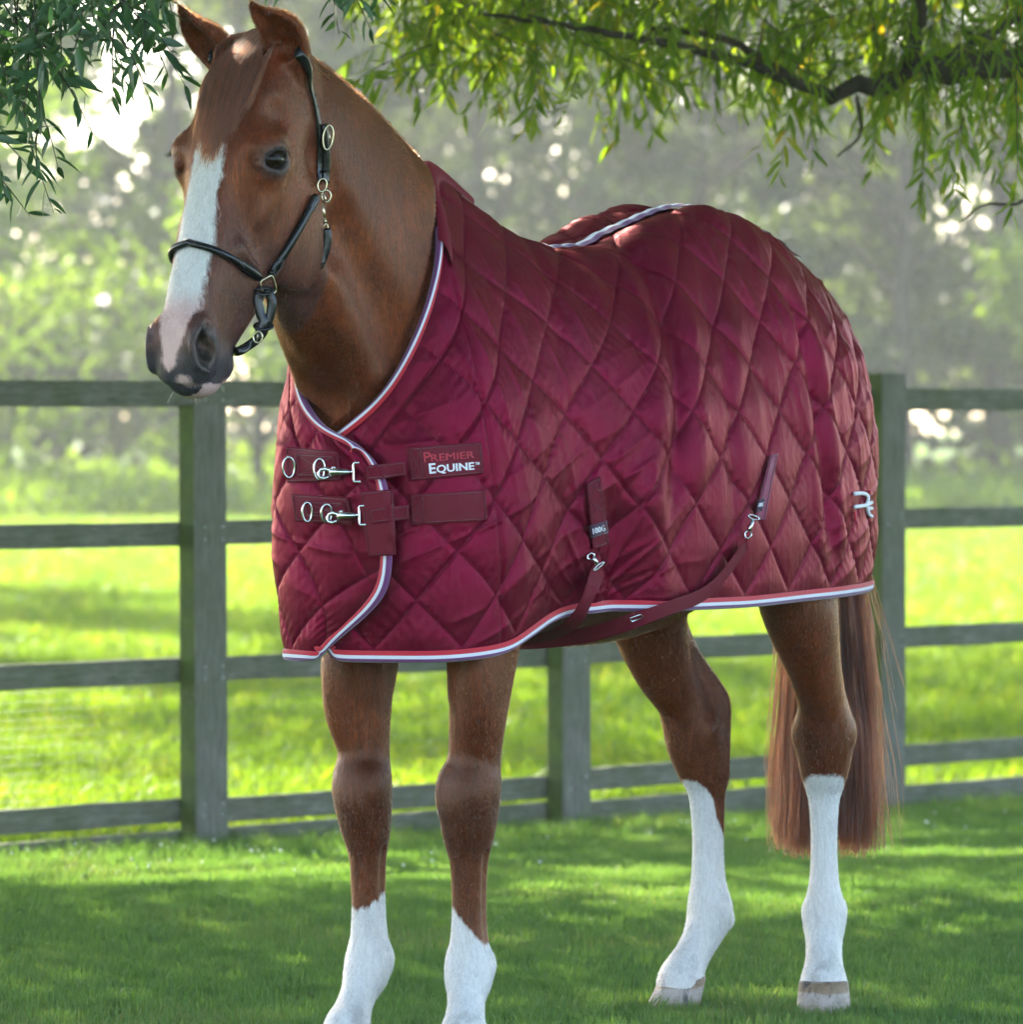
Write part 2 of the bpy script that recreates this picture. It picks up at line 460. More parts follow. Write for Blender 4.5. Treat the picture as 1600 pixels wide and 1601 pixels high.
# ---- front legs
def front_leg(b, a0, s, lean, th=0.0, fat=1.0):
    T = [(1.15, -.03, .075, .11, .12), (.98, -.03, .070, .085, .11), (.86, -.015, .066, .070, .088), (.75, -.005, .060, .062, .072), (.65, .0, .052, .054, .058),
         (.575, .0, .046, .046, .050), (.535, .002, .050, .048, .048), (.50, .004, .050, .052, .046), (.46, .004, .047, .049, .046), (.42, .0, .039, .038, .043),
         (.38, -.002, .031, .031, .039), (.30, -.003, .028, .027, .038), (.235, -.004, .031, .029, .042), (.195, -.004, .040, .035, .051),
         (.165, .004, .040, .036, .048), (.13, .025, .032, .031, .035), (.095, .046, .035, .034, .034), (.062, .066, .045, .043, .044), (.03, .074, .044, .044, .044)]
    fx, fy = math.cos(th), math.sin(th)
    st = []
    for t in T:
        g = 1 + (fat - 1) * min(1, max(0, (.66 - t[0]) / .16)) * min(1, max(0, (t[0] - .06) / .08))
        st.append((a0 + t[1] * fx, b + t[1] * fy + s * lean * max(0, t[0] - .45), t[0], t[2] * g, t[3] * g, t[4] * g))
    add_loft(st, [(1, 0, 0), (fx, fy, 0)], 0.035)
    B = lambda z: b + s * lean * max(0, z - .45)
    add_ell((a0 + .03, B(.70) + s * .020, .72), (.040, .036, .115), (0, 0, 0), 0.03, mirror=False)   # extensor muscle
    add_ell((a0 - .03, B(.76) - s * .018, .80), (.045, .034, .10), (0, 0, 0), 0.03, mirror=False)
    add_ell((a0 + .028, b + s * .022, .525), (.016, .016, .026), k=0.045, mirror=False)                # knee bones
    add_ell((a0 + .028, b - s * .024, .52), (.015, .015, .026), k=0.045, mirror=False)
    add_ell((a0 + .040, b, .485), (.016, .028, .022), k=0.02, mirror=False)
    add_ell((a0 - .042, b, .50), (.016, .016, .035), k=0.02, mirror=False)
    for q in (1, -1):                                                                                  # groove between cannon bone and tendon
        add_loft([(a0 - .010, b + q * .036, .40, .009, .008, .008), (a0 - .012, b + q * .035, .30, .010, .009, .009), (a0 - .014, b + q * .040, .22, .008, .007, .007)], (1, 0, 0), 0.014, cut=True)
        add_ell((a0 - .024, b + q * .028, .190), (.016, .012, .020), k=0.015, mirror=False)
    add_ell((a0 - .046, b, .172), (.016, .018, .018), k=0.02, mirror=False)                           # ergot
for (b_, q_) in ((.13, 1), (-.125, -1)):                             # veins on the forearms
    add_loft([(.055, b_ + .02 * q_, .88, .003, .003, .003), (.062, b_ - .012 * q_, .78, .0035, .0035, .0035), (.034, b_ - .018 * q_, .70, .001, .001, .001)], (1, 0, 0), 0.012)
    add_loft([(.03, b_ + .05 * q_, .84, .003, .003, .003), (.045, b_ + .038 * q_, .76, .0035, .0035, .0035), (.030, b_ + .030 * q_, .66, .001, .001, .001)], (1, 0, 0), 0.012)
front_leg(.110, -.014, 1, .10, R(26), 1.13)
front_leg(-.115, .0, -1, .05, 0.0, 1.08)
# ---- hind legs
def hind_leg(b, a0, th, s, bt):
    dx, dy = math.cos(th), math.sin(th)
    T = [(1.05, .15, .080, .15, .15), (.95, .18, .080, .13, .13), (.86, .19, .078, .105, .105), (.80, .180, .070, .084, .090), (.708, .128, .052, .066, .074),
         (.645, .072, .047, .056, .066), (.60, .045, .056, .058, .068), (.55, .032, .058, .056, .066), (.50, .018, .050, .047, .058),
         (.455, .004, .036, .038, .047), (.40, .0, .030, .033, .043), (.33, .0, .028, .030, .042), (.26, .0, .032, .033, .046), (.215, -.002, .044, .038, .054),
         (.185, .0, .044, .039, .054), (.15, .014, .038, .037, .044), (.115, .036, .037, .036, .038), (.085, .056, .042, .041, .042), (.060, .068, .049, .047, .047), (.03, .074, .048, .047, .047)]
    st = []
    for t in T:
        w = np.clip((t[0] - .5) / .45, 0, 1)
        st.append((a0 + dx * t[1] , b + dy * t[1] * (1 - w) + bt * w, t[0], t[2], t[3], t[4]))
    fr = [(1, 0.3 * dy, 0), (dx, dy, 0)]
    add_loft(st, fr, 0.035)
    def pt(off, z, lat=0.0):
        return (a0 + dx * off - dy * lat, b + dy * off + dx * lat, z)
    add_loft([(*pt(.09, .80), .022, .024, .024), (*pt(.035, .72), .019, .022, .022), (*pt(-.018, .655), .022, .024, .024), (*pt(-.030, .62), .026, .028, .028), (*pt(-.030, .55), .024, .022, .022), (*pt(-.025, .48), .02, .018, .018)], (dx, dy, 0), 0.035)  # achilles, point of hock
    for q in (1, -1):
        add_loft([(*pt(.055, .74, q * .056), .010, .012, .012), (*pt(.015, .67, q * .048), .013, .012, .012), (*pt(-.004, .61, q * .054), .008, .010, .010)], (dx, dy, 0), 0.025, cut=True)
        add_ell(pt(.03, .575, q * .044), (.020, .018, .028), (0, 0, 0), 0.025, mirror=False)
        add_loft([(*pt(-.010, .43, q * .036), .010, .009, .009), (*pt(-.012, .33, q * .036), .011, .010, .010), (*pt(-.014, .24, q * .041), .008, .008, .008)], (dx, dy, 0), 0.014, cut=True)
        add_ell(pt(-.024, .205, q * .030), (.017, .013, .022), k=0.015, mirror=False)
    add_ell(pt(-.048, .180), (.018, .020, .020), k=0.02, mirror=False)
hind_leg(.120, -1.300, R(30), 1, .02)
hind_leg(-.120, -1.228, R(-20), -1, -.02)

HV_, HFc = surface_nets()
for _ in range(1):                       # one light smoothing pass
    acc = np.zeros_like(HV_); cn = np.zeros(len(HV_))
    for k in range(4):
        a_, b_ = HFc[:, k], HFc[:, (k + 1) % 4]
        for x, y in ((a_, b_), (b_, a_)):
            for j in range(3): acc[:, j] += np.bincount(x, HV_[y, j], len(HV_))
            cn += np.bincount(x, minlength=len(HV_))
    HV_ = HV_ * .5 + acc / np.maximum(cn, 1)[:, None] * .5
del FIELD

horse = empty('horse', HO, HRZ, 'chestnut horse with a white blaze and four white socks, wearing a burgundy rug', 'horse')
# ------------------------------------------------------------------ the quilted rug
RUGK = [  # columns from the tail to the chest, each row a point (a, b, z) from spine or neckline down to the hem; left side
 [(-1.465, .03, 1.46), (-1.49, .05, 1.37), (-1.505, .07, 1.25), (-1.505, .08, 1.12), (-1.49, .085, .98), (-1.475, .085, .87)],
 [(-1.40, .0, 1.53), (-1.425, .095, 1.42), (-1.44, .135, 1.28), (-1.44, .15, 1.13), (-1.425, .155, 1.0), (-1.41, .155, .87)],
 [(-1.27, .0, 1.59), (-1.295, .115, 1.48), (-1.325, .18, 1.33), (-1.34, .20, 1.16), (-1.335, .205, 1.02), (-1.325, .205, .865)],
 [(-1.1, .0, 1.625), (-1.12, .125, 1.570), (-1.14, .212, 1.40), (-1.15, .245, 1.22), (-1.15, .255, 1.05), (-1.14, .255, .86)],
 [(-.9, .0, 1.635), (-.9, .13, 1.618), (-.91, .225, 1.43), (-.92, .265, 1.24), (-.92, .28, 1.05), (-.92, .275, .855)],
 [(-.7, .0, 1.59), (-.7, .125, 1.588), (-.7, .23, 1.42), (-.7, .285, 1.24), (-.7, .305, 1.04), (-.7, .30, .85)],
 [(-.5, .0, 1.54), (-.5, .115, 1.520), (-.5, .22, 1.39), (-.49, .285, 1.22), (-.48, .305, 1.03), (-.47, .30, .85)],
 [(-.33, .0, 1.57), (-.33, .10, 1.52), (-.33, .20, 1.4), (-.31, .265, 1.22), (-.30, .28, 1.03), (-.29, .265, .85)],
 [(-.17, .0, 1.635), (-.17, .08, 1.57), (-.17, .18, 1.43), (-.16, .24, 1.23), (-.16, .245, 1.03), (-.165, .23, .845)],
 [(-.01, .012, 1.70), (-.02, .085, 1.60), (-.02, .18, 1.42), (-.02, .245, 1.22), (-.02, .265, 1.0), (-.02, .25, .80)],
 [(.09, .12, 1.573), (.075, .17, 1.46), (.065, .22, 1.32), (.06, .25, 1.16), (.06, .265, .97), (.06, .25, .775)],
 [(.156, .145, 1.458), (.14, .185, 1.36), (.135, .215, 1.25), (.13, .235, 1.1), (.13, .24, .94), (.13, .23, .765)],
 [(.208, .13, 1.351), (.20, .155, 1.28), (.20, .175, 1.19), (.20, .19, 1.07), (.20, .19, .92), (.19, .185, .76)],
 [(.240, .09, 1.268), (.245, .105, 1.2), (.25, .118, 1.13), (.25, .125, 1.04), (.245, .125, .91), (.232, .12, .76)],
 [(.255, .02, 1.205), (.265, .02, 1.15), (.27, .02, 1.1), (.267, .02, 1.02), (.26, .02, .9), (.246, .02, .76)],
 [(.248, -.075, 1.15), (.258, -.085, 1.11), (.264, -.09, 1.06), (.262, -.09, .99), (.256, -.075, .89), (.244, -.02, .765)]]
RUGK = np.array(RUGK)
NU, NV = 460, 210
QW, QH = .185, .180                    # quilting diamonds: width along the horse, height
def smooth01(x): x = np.clip(x, 0, 1); return x * x * (3 - 2 * x)
def vnoise(P, scale, seed=0.0, octaves=2):
    """smooth value noise from sums of sines, cheap and seamless"""
    out = 0
    g = np.random.default_rng(int(seed * 10) + 3)
    for o in range(octaves):
        for k in range(5):
            d = nrm(g.normal(size=3)) * scale * (2 ** o) * g.uniform(.7, 1.4)
            out = out + np.sin(P @ d + g.uniform(0, 6.28)) / (2 ** o) * .32
    return out
def make_panel(side):
    K = RUGK.copy()
    if side < 0:                       # the right half laps over the left one at the chest
        K[13:, :, 0] += .010; K[14:, :, 0] += .012
        lo = np.linspace(0, 1, 6)[None, :] ** 2
        K[8:13, :, 1] *= 1 - .36 * lo * lo * np.array([.5, .9, 1, 1, .6])[:, None]
        K[14, :, 1] = [.02, -.005, -.02, -.02, .0, .06]; K[15, :, 1] = [-.066, -.118, -.140, -.140, -.112, .035]; K[15, :, 2] = [1.165, 1.115, 1.05, .985, .885, .772]
        K[15, :, 0] = K[14, :, 0] - .006
    K[9:, 5, 2] += .008
    K[:, :, 1] *= side
    # resample by arc length of the middle row
    fine = crom(K, 600)
    mid = fine[:, 3]
    al = np.concatenate([[0], np.cumsum(np.linalg.norm(np.diff(mid, axis=0), axis=1))])
    tu = np.interp(np.linspace(0, al[-1], NU), al, np.linspace(0, len(K) - 1, 600))
    G1 = crom(K, tu)                                     # NU x 6 x 3
    G2 = crom(np.swapaxes(G1, 0, 1), 300)                # 300 x NU x 3
    cl = np.concatenate([np.zeros((1, NU)), np.cumsum(np.linalg.norm(np.diff(G2, axis=0), axis=2), 0)])
    P = np.empty((NU, NV, 3)); LEN = cl[-1]
    for i in range(NU):
        w = np.linspace(0, LEN[i], NV)
        for k in range(3): P[i, :, k] = np.interp(w, cl[:, i], G2[:, i, k])
    U = np.linspace(0, al[-1], NU)[:, None] * np.ones((1, NV))
    Vd = LEN[:, None] * (1 - np.linspace(0, 1, NV))[None, :]       # metres up from the hem
    topd = LEN[:, None] - Vd
    def normals(P):
        du = np.gradient(P, axis=0); dv = np.gradient(P, axis=1)
        n = nrm(np.cross(dv, du)) if side > 0 else nrm(np.cross(du, dv))
        return n
    n0 = normals(P)
    ctr = np.array([-.6, 0, 1.15])
    if (n0 * (P - ctr)).sum(-1).mean() < 0: n0 = -n0
    F3 = P.copy(); F3[..., 1] *= side
    # large folds: drawn-in girth behind the elbow, drape folds over the loin, sag between the hips
    def fold(u0, slope, width, v_lo, v_hi, amp):
        x = (F3[..., 0] - u0 - slope * (F3[..., 2] - 1.2)) / width
        m = smooth01((F3[..., 2] - v_lo) / .12) * smooth01((v_hi - F3[..., 2]) / .12)
        return amp * np.exp(-x * x) * m
    disp = 0
    disp = disp + fold(-.255, .10, .045, .72, 1.12, -.030) + fold(-.19, .10, .05, .72, 1.15, .012) + fold(-.34, .16, .045, .72, 1.15, .012)
    disp = disp + fold(-.40, -.30, .035, .95, 1.60, .010) + fold(-.47, -.30, .022, 1.0, 1.60, -.012) + fold(-.54, -.25, .035, 1.0, 1.60, .009)
    disp = disp + fold(-.66, -.12, .028, .95, 1.55, -.008) + fold(-1.04, .12, .018, .9, 1.5, -.011) + fold(-1.09, .12, .025, .88, 1.5, .009) + fold(-.99, .12, .025, .88, 1.5, .007)
    disp = disp + fold(-.10, -.45, .025, 1.25, 1.65, -.006) + fold(-.80, -.2, .05, 1.1, 1.62, -.006)
    disp = disp + .006 * vnoise(F3, 6.0, 1 + side)
    for (q, a_, s_) in ((.07, .0, .5), (.10, .0, 1.2)): pass
    P = P + n0 * disp[..., None]
    n1 = normals(P); n1 = n1 * np.sign((n1 * n0).sum(-1, keepdims=True))
    base_P = P.copy()
    # quilting
    wob = .010 * vnoise(F3, 9.0, 4.0)
    s = U / QW + Vd / QH + wob / QW + .18
    t = U / QW - Vd / QH + wob / QW + .42
    ds = np.abs(s - np.round(s)); dt = np.abs(t - np.round(t))          # 0 on a seam, .5 in the middle
    mper = 1 / math.hypot(1 / QW, 1 / QH)
    es, et = ds * mper, dt * mper                                       # metres from a seam
    ed = np.minimum(es, et)
    lim = np.minimum(np.minimum(U, al[-1] - U), np.minimum(Vd, topd))
    edge = smooth01(lim / .05)
    puff = (1 - np.exp(-es / .012)) * (1 - np.exp(-et / .012)) * (.45 + .55 * np.sin(np.pi * ds) * np.sin(np.pi * dt))
    seam = -.0030 * np.exp(-(ed / .0026) ** 2)
    # puckers: little creases that run away from each seam
    g1 = np.sin((t * mper) * 2 * np.pi / .021 + 2.2 * vnoise(F3, 30, 2)) * np.exp(-es / .020)
    g2 = np.sin((s * mper) * 2 * np.pi / .023 + 2.2 * vnoise(F3, 27, 5)) * np.exp(-et / .020)
    pk = (g1 * smooth01(et / .03) + g2 * smooth01(es / .03)) * smooth01(ed / .004) * (.5 + .5 * vnoise(F3, 8, 6))
    # drag wrinkles along the pull of the cloth, inside the diamonds
    q = F3[..., 0] * 1.0 - F3[..., 2] * .35
    w1 = vnoise(np.stack([q * 60, F3[..., 2] * 9, F3[..., 1] * 9], -1), 1.0, 8)
    w2 = vnoise(np.stack([F3[..., 2] * 55 + F3[..., 0] * 22, F3[..., 0] * 8, F3[..., 1] * 8], -1), 1.0, 9)
    ridge = lambda w: (1 - np.abs(np.clip(w, -1, 1))) ** 2.2
    upper = smooth01((F3[..., 2] - 1.05) / .25)
    w3 = vnoise(np.stack([(F3[..., 0] + F3[..., 2] * .5) * 34, F3[..., 2] * 5, F3[..., 1] * 5], -1), 1.0, 12)
    drag = .0050 * ridge(w1 * 1.3) * (.25 + .75 * upper) * smooth01(vnoise(F3, 5, 3) * 1.5 + .6) + .0036 * ridge(w2 * 1.3) * smooth01(vnoise(F3, 6, 7) * 1.5 + .5) + .0050 * ridge(w3 * 1.2) * upper * smooth01(vnoise(F3, 4, 11) * 2 + .4)
    girth = np.exp(-(((F3[..., 0] + .26) / .17) ** 2 + ((F3[..., 2] - .93) / .20) ** 2))
    rad = np.arctan2(F3[..., 2] - .86, (F3[..., 0] + .26) * 1.2)
    drag = drag + .0075 * girth * ridge(1.5 * np.sin(rad * 9 + 1.5 * vnoise(F3, 9, 4)))
    h = edge * (.0050 * puff + .0016 * pk + drag * (.35 + .65 * puff)) + seam * edge
    P = P + n1 * h[..., None]
    sj = F3[..., 0] - .078 - .03 * np.sin((F3[..., 2] - .8) * 3)          # joining seam down the shoulder
    P = P - n1 * (edge * .006 * np.exp(-(sj / .0035) ** 2) * smooth01((1.52 - F3[..., 2]) / .05))[..., None]
    n2 = normals(P); n2 = n2 * np.sign((n2 * n0).sum(-1, keepdims=True))
    st_ = np.stack([s * mper, t * mper, 0 * s], -1)
    return dict(ST=st_, B=base_P, P=P, n=n2, n0=n1, U=U, V=Vd, edge=edge, side=side)
PL_, PR_ = make_panel(1), make_panel(-1)
nylon, nnt, nb = mat('nylon', (.150, .009, .040), .40, .28, metal=.42)
nb.inputs['Specular Tint'].default_value = (1, .20, .36, 1)
nb.inputs['Sheen Roughness'].default_value = .35
nb.inputs['Sheen Tint'].default_value = (1, .6, .75, 1)
co = coords(nnt, (1, 1, 1))
nz = noise_tex(nnt, co, 900, 2)
nz2 = noise_tex(nnt, co, 55, 3, .6, .4)
cr1 = noise_tex(nnt, coords(nnt, (1, 1, .14)), 46, 3, .5, .5); cr2 = noise_tex(nnt, coords(nnt, (.4, .4, 1)), 30, 2, .5, .5)
hh = mathn(nnt, 'ADD', mathn(nnt, 'MULTIPLY', nz.outputs[0], .06), mathn(nnt, 'ADD', mathn(nnt, 'MULTIPLY', nz2.outputs[0], .15), mathn(nnt, 'ADD', mathn(nnt, 'MULTIPLY', cr1.outputs[0], .8), mathn(nnt, 'MULTIPLY', cr2.outputs[0], .5))))
bp = bump(nnt, nb, hh, .50, .0052)
# stitched seams: a thin line of thread on every quilting line
qn = N(nnt, 'ShaderNodeAttribute', attribute_name='quilt'); qs = N(nnt, 'ShaderNodeSeparateXYZ'); L(nnt, qn.outputs['Vector'], qs.inputs[0])
MPER = 1 / math.hypot(1 / QW, 1 / QH)
def seam_line(a, b):
    fr = mathn(nnt, 'ABSOLUTE', mathn(nnt, 'SUBTRACT', mathn(nnt, 'FRACT', mathn(nnt, 'ADD', mathn(nnt, 'DIVIDE', a, MPER), .5)), .5))
    ln = mathn(nnt, 'SUBTRACT', 1.0, mathn(nnt, 'DIVIDE', mathn(nnt, 'MULTIPLY', fr, MPER), .0017), True)
    dash = mathn(nnt, 'GREATER_THAN', mathn(nnt, 'FRACT', mathn(nnt, 'DIVIDE', b, .0048)), .22)
    return ln, mathn(nnt, 'MULTIPLY', ln, dash)
l1, d1 = seam_line(qs.outputs[0], qs.outputs[1]); l2, d2 = seam_line(qs.outputs[1], qs.outputs[0])
dsh = mathn(nnt, 'MAXIMUM', d1, d2, True)
bump(nnt, nb, mathn(nnt, 'SUBTRACT', dsh, mathn(nnt, 'MULTIPLY', mathn(nnt, 'MAXIMUM', l1, l2), .6)), .6, .0015, prev=bp)
L(nnt, mixc(nnt, mathn(nnt, 'MULTIPLY', dsh, .8), ramp(nnt, noise_tex(nnt, co, 7, 3).outputs[0], [(.3, (.112, .0030, .0155)), (.7, (.155, .0045, .0215))]), (.06, .002, .010)), nb.inputs['Base Color'])
rug = empty('horse_rug', HO, HRZ, 'burgundy diamond-quilted rug with red, white and purple trim on the horse', 'horse rug')
RUGV = []; RUGF = []; off = 0
for pn in (PL_, PR_):
    P = pn['P'].reshape(-1, 3); Q = (pn['P'] - pn['n0'] * .009)[::5, ::5]; nq = Q.shape[:2]; Q = Q.reshape(-1, 3)
    F = grid_faces(NU, NV, 0, flip=pn['side'] < 0)
    n = len(P); G = grid_faces(nq[0], nq[1], n, flip=pn['side'] > 0)
    qo = mesh_obj('quilted_panel', np.concatenate([P, Q]), [np.concatenate([F, G])], nylon, rug)
    qa = qo.data.attributes.new('quilt', 'FLOAT_VECTOR', 'POINT')
    qa.data.foreach_set('vector', np.concatenate([pn['ST'].reshape(-1, 3), pn['ST'][::5, ::5].reshape(-1, 3)]).astype(np.float32).ravel())
    RUGV.append(P); RUGF.append(F + off); off += n
RUGV = np.concatenate(RUGV); RUGF = np.concatenate(RUGF)
RUG = BVHTree.FromPolygons([tuple(v) for v in RUGV], [tuple(int(x) for x in f) for f in RUGF])
RUGS = BVHTree.FromPolygons([tuple(v) for v in np.concatenate([PL_['B'].reshape(-1, 3), PR_['B'].reshape(-1, 3)])], [tuple(int(x) for x in f) for f in RUGF])
# ---- tricolour binding
def cloth_mat(name, col, rough=.7, rib=0):
    m, nt, b = mat(name, col, rough, .3, sheen=.4)
    c = coords(nt)
    bump(nt, b, noise_tex(nt, c, 1200, 2).outputs[0], .25, .002)
    return m
trim_m = [cloth_mat('trim_red', (.52, .012, .028)), cloth_mat('trim_white', (.72, .70, .74)), cloth_mat('trim_purple', (.16, .035, .14))]
def band(edge, inward, nor, width=.026, order=(2, 1, 0), lift=.005, name='binding', parent=None, mats=None, wedges=(-.006, .0, .0085, .0175, .026)):
    edge, inward, nor = map(np.asarray, (edge, inward, nor))
    ws = [(-.002, -.006), (-.004, .0), (.0, .0045), (.0035, .0062), (.0072, .0062), (.0118, .0064), (.0162, .0062), (.0225, .0060), (.0280, .0015)]
    sc = width / .026
    rows = [edge + inward * (w * sc) + nor * (l + lift - .004) for w, l in ws]
    V = np.stack(rows, 1); n, m = V.shape[:2]
    F = grid_faces(n, m)
    mi = np.tile(np.array([order[0]] * 4 + [order[1]] * 2 + [order[2]] * 2), n - 1)
    o = mesh_obj(name, V.reshape(-1, 3), [F], mats or trim_m, parent)
    o.data.polygons.foreach_set('material_index', mi.astype(np.int32))
    return o
def smooth_rows(A, k=9):
    ker = np.ones(k) / k; out = np.empty_like(A)
    for j in range(A.shape[1]): out[:, j] = np.convolve(np.pad(A[:, j], k // 2, mode='edge'), ker, 'valid')
    return out
IW = 24
def edge_of(pn, which):
    P = pn['P']
    if which == 'hem': e, i = P[:, -1], P[:, -IW]
    elif which == 'top': e, i = P[:, 0], P[:, IW]
    elif which == 'front': e, i = P[-1], P[-IW]
    else: e, i = P[0], P[IW]
    n = {'hem': pn['n0'][:, -6], 'top': pn['n0'][:, 6], 'front': pn['n0'][-6], 'rear': pn['n0'][6]}[which]
    e = smooth_rows(e, 5); iw = smooth_rows(nrm(i - e), 15); iw = nrm(iw); n = nrm(smooth_rows(n, 15)); n = nrm(n - iw * (n * iw).sum(-1, keepdims=True))
    return e, iw, n
KN = {}
for pn in (PL_, PR_):
    us = np.argmin(np.abs(pn['P'][:, 0, 2] - 1.585) + 10 * (pn['P'][:, 0, 0] < 0))      # neckline binding starts below the collar
    h = edge_of(pn, 'hem'); t = edge_of(pn, 'top'); f = edge_of(pn, 'front'); r = edge_of(pn, 'rear')
    # one continuous binding: neckline, front edge, hem, round its corners
    def cat(*xs): return np.concatenate(xs)
    E = cat(t[0][us:-6], f[0][6:-6], h[0][::-1][6:]); I = cat(t[1][us:-6], f[1][6:-6], h[1][::-1][6:]); W_ = cat(t[2][us:-6], f[2][6:-6], h[2][::-1][6:])
    I = nrm(smooth_rows(I, 13)); W_ = nrm(smooth_rows(W_, 21)); E = smooth_rows(smooth_rows(E, 11), 11)
    band(E, I, W_, parent=rug, width=.0185)
    KN[pn['side']] = us

# ---- smooth collar pad over the withers, on both sides of the mane
pad_m, pnt, pb = mat('collar_cloth', (.145, .004, .016), .6, .2, sheen=.0)
bump(pnt, pb, noise_tex(pnt, coords(pnt), 700, 2).outputs[0], .15, .002)
for pn in (PL_, PR_):
    us = KN[pn['side']]
    K0 = int(np.argmin(np.abs(pn['P'][:, 0, 0] + .02)))
    rng_u = np.arange(K0 - 26, us + 8); rows = np.arange(0, 13)
    V = []
    for q, i in enumerate(rng_u):
        f = q / (len(rng_u) - 1); wd = .030 + .030 * math.sin(min(1, f * 1.3) * 1.5)
        step = np.linalg.norm(pn['B'][i, 1] - pn['B'][i, 0])
        for k_, w in enumerate(np.linspace(-.004, wd, 13)):
            j = max(0, w) / step; j0 = int(j); ff = j - j0
            p = pn['B'][i, j0] * (1 - ff) + pn['B'][i, j0 + 1] * ff
            if w < 0: p = p + nrm(pn['B'][i, 0] - pn['B'][i, 6]) * -w
            l = .0125 * math.sin(math.pi * min(1, (k_ + .8) / 12)) ** .5 if k_ else 0.001
            V.append(p + pn['n0'][i, min(j0, NV - 1)] * (l + .001) if k_ < 12 else p + pn['n0'][i, j0] * .004)
    V = np.array(V).reshape(len(rng_u), 13, 3)
    mesh_obj('collar_pad', V.reshape(-1, 3), [grid_faces(len(rng_u), 13, 0, pn['side'] < 0)], pad_m, rug)
# ------------------------------------------------------------------ the horse's skin: pressed in under the rug, coat markings, eyes, hooves, hair
def press_under_rug():
    V = HV_
    idx = np.nonzero((V[:, 2] > .72) & (V[:, 0] < .31))[0]
    for i in idx:
        p = Vector(V[i])
        if p.x < 0 and p.z > .845:
            c = Vector((min(max(p.x, -1.18), -.12), 0, min(p.z, 1.15))); d = p - c; ln = d.length
            h, no, fi, hd = RUGS.ray_cast(c, d.normalized()) if ln > 1e-4 else (None, None, None, None)
            if h is not None and ln > hd - .024: V[i] = c + d.normalized() * (hd - .024)
            continue
        co_, no, fi, d = RUGS.find_nearest(p, .16)
        if co_ is None: continue
        no = Vector(no)
        out = Vector((p.x + .6, p.y, p.z - 1.15)) if p.x < -.6 else Vector((p.x * .3, p.y, p.z - 1.2))
        if no.dot(Vector((co_.x + .45 if co_.x < -.45 else (co_.x if co_.x > .05 else 0), co_.y, (co_.z - 1.2) * .6))) < 0: no = -no
        v = p - co_; h = v.dot(no); tg = (v - no * h).length
        if h > -.022 and tg < .012: V[i] = co_ - no * .022 + (v - no * h)
press_under_rug()
def coat_masks(V):
    a, b, z = V[:, 0], V[:, 1], V[:, 2]
    white = np.full(len(V), -1.0); dark = np.zeros(len(V)); pink = np.zeros(len(V))
    # blaze
    head = (a > .40) & (z > 1.22)
    wz = np.interp(z, [1.285, 1.30, 1.315, 1.34, 1.37, 1.40, 1.44, 1.50, 1.60, 1.70, 1.745, 1.775], [-.03, .004, .014, .018, .028, .036, .042, .040, .036, .033, .018, -.03])
    face_a = np.interp(z, [1.25, 1.32, 1.40, 1.50, 1.60, 1.70, 1.78, 1.86], [.70, .73, .705, .665, .625, .58, .545, .50])
    wb = np.where(a > face_a, wz - np.abs(b + .002 * np.sin(z * 40) + .0), -1)
    white = np.where(head, np.maximum(white, wb), white)
    pink = np.where(head, smooth01((1.46 - z) / .06), 0)
    lipw = np.where(head & (z < 1.30), .012 - np.hypot(b - .022, (z - 1.283) * 1.3), -1)
    white = np.maximum(white, lipw)
    low = head & (a < .725) & (z < 1.28) & (np.abs(b) < .06)
    white = np.where(low, np.maximum(white, (1.276 - z) * 1.2 + .002), white); 
    dark = np.where(head, smooth01((1.405 - z) / .09), 0)
    nd = np.sqrt((a - .742) ** 2 + (np.abs(b) - .07) ** 2 + (z - 1.345) ** 2)
    dark = np.maximum(dark, np.where(head, 1.25 * smooth01((.078 - nd) / .06), 0))
    ed = np.sqrt((a - .597) ** 2 + (np.abs(b) - .105) ** 2 + ((z - 1.680) * 1.15) ** 2)
    dark = np.maximum(dark, np.where(head, .85 * smooth01((.056 - ed) / .035), 0))
    dark = np.where(head & (ed < .031), 1.05 + .6 * smooth01((.031 - ed) / .008), dark)
    # greyish bloom down the cheek and nose
    dark = np.maximum(dark, np.where(head, .42 * smooth01((1.68 - z) / .18), 0))
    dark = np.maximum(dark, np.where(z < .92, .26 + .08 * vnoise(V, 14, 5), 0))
    nd2 = np.sqrt(((a - .742) / 1.0) ** 2 + ((np.abs(b) - .060) / 1.0) ** 2 + ((z - 1.343) / 1.35) ** 2)
    dark = np.where(head & (nd2 < .030), 1.0 + 1.2 * smooth01((.030 - nd2) / .010), dark)  # nostril cavity: its inner shade is put into the colour, near black
    # ears: dark rims inside
    # socks
    def ang(ca, cb, th): return np.cos(np.arctan2(b - cb, a - ca) - th)
    for (ca, cb, th, h0, h1, th2) in ((-.014, .110, R(26), .262, .035, R(-60)), (0.0, -.115, 0.0, .302, .016, R(170)), (-1.300, .12, R(30), .455, .035, R(30)), (-1.228, -.12, R(-20), .412, .062, R(-15))):
        m = (np.hypot(a - ca - .03, b - cb) < .14) & (z < .62)
        h = h0 + h1 * ang(ca, cb, th2) + .0012 * np.sin(np.arctan2(b - cb, a - ca) * 7 + ca * 9)
        white = np.where(m, np.maximum(white, h - z), white)
        dark = np.where(m, np.maximum(dark, .0), dark)
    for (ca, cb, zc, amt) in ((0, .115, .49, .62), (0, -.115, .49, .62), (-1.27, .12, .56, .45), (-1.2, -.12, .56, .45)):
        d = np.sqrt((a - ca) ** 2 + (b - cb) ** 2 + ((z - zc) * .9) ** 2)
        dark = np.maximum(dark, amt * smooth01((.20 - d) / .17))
    return white, dark, pink
horse_mask = coat_masks(HV_)
coat, cnt_, cb_ = mat('chestnut_coat', (.16, .045, .018), .36, .45, sheen=.0)
cb_.inputs['Specular Tint'].default_value = (1, .62, .42, 1)
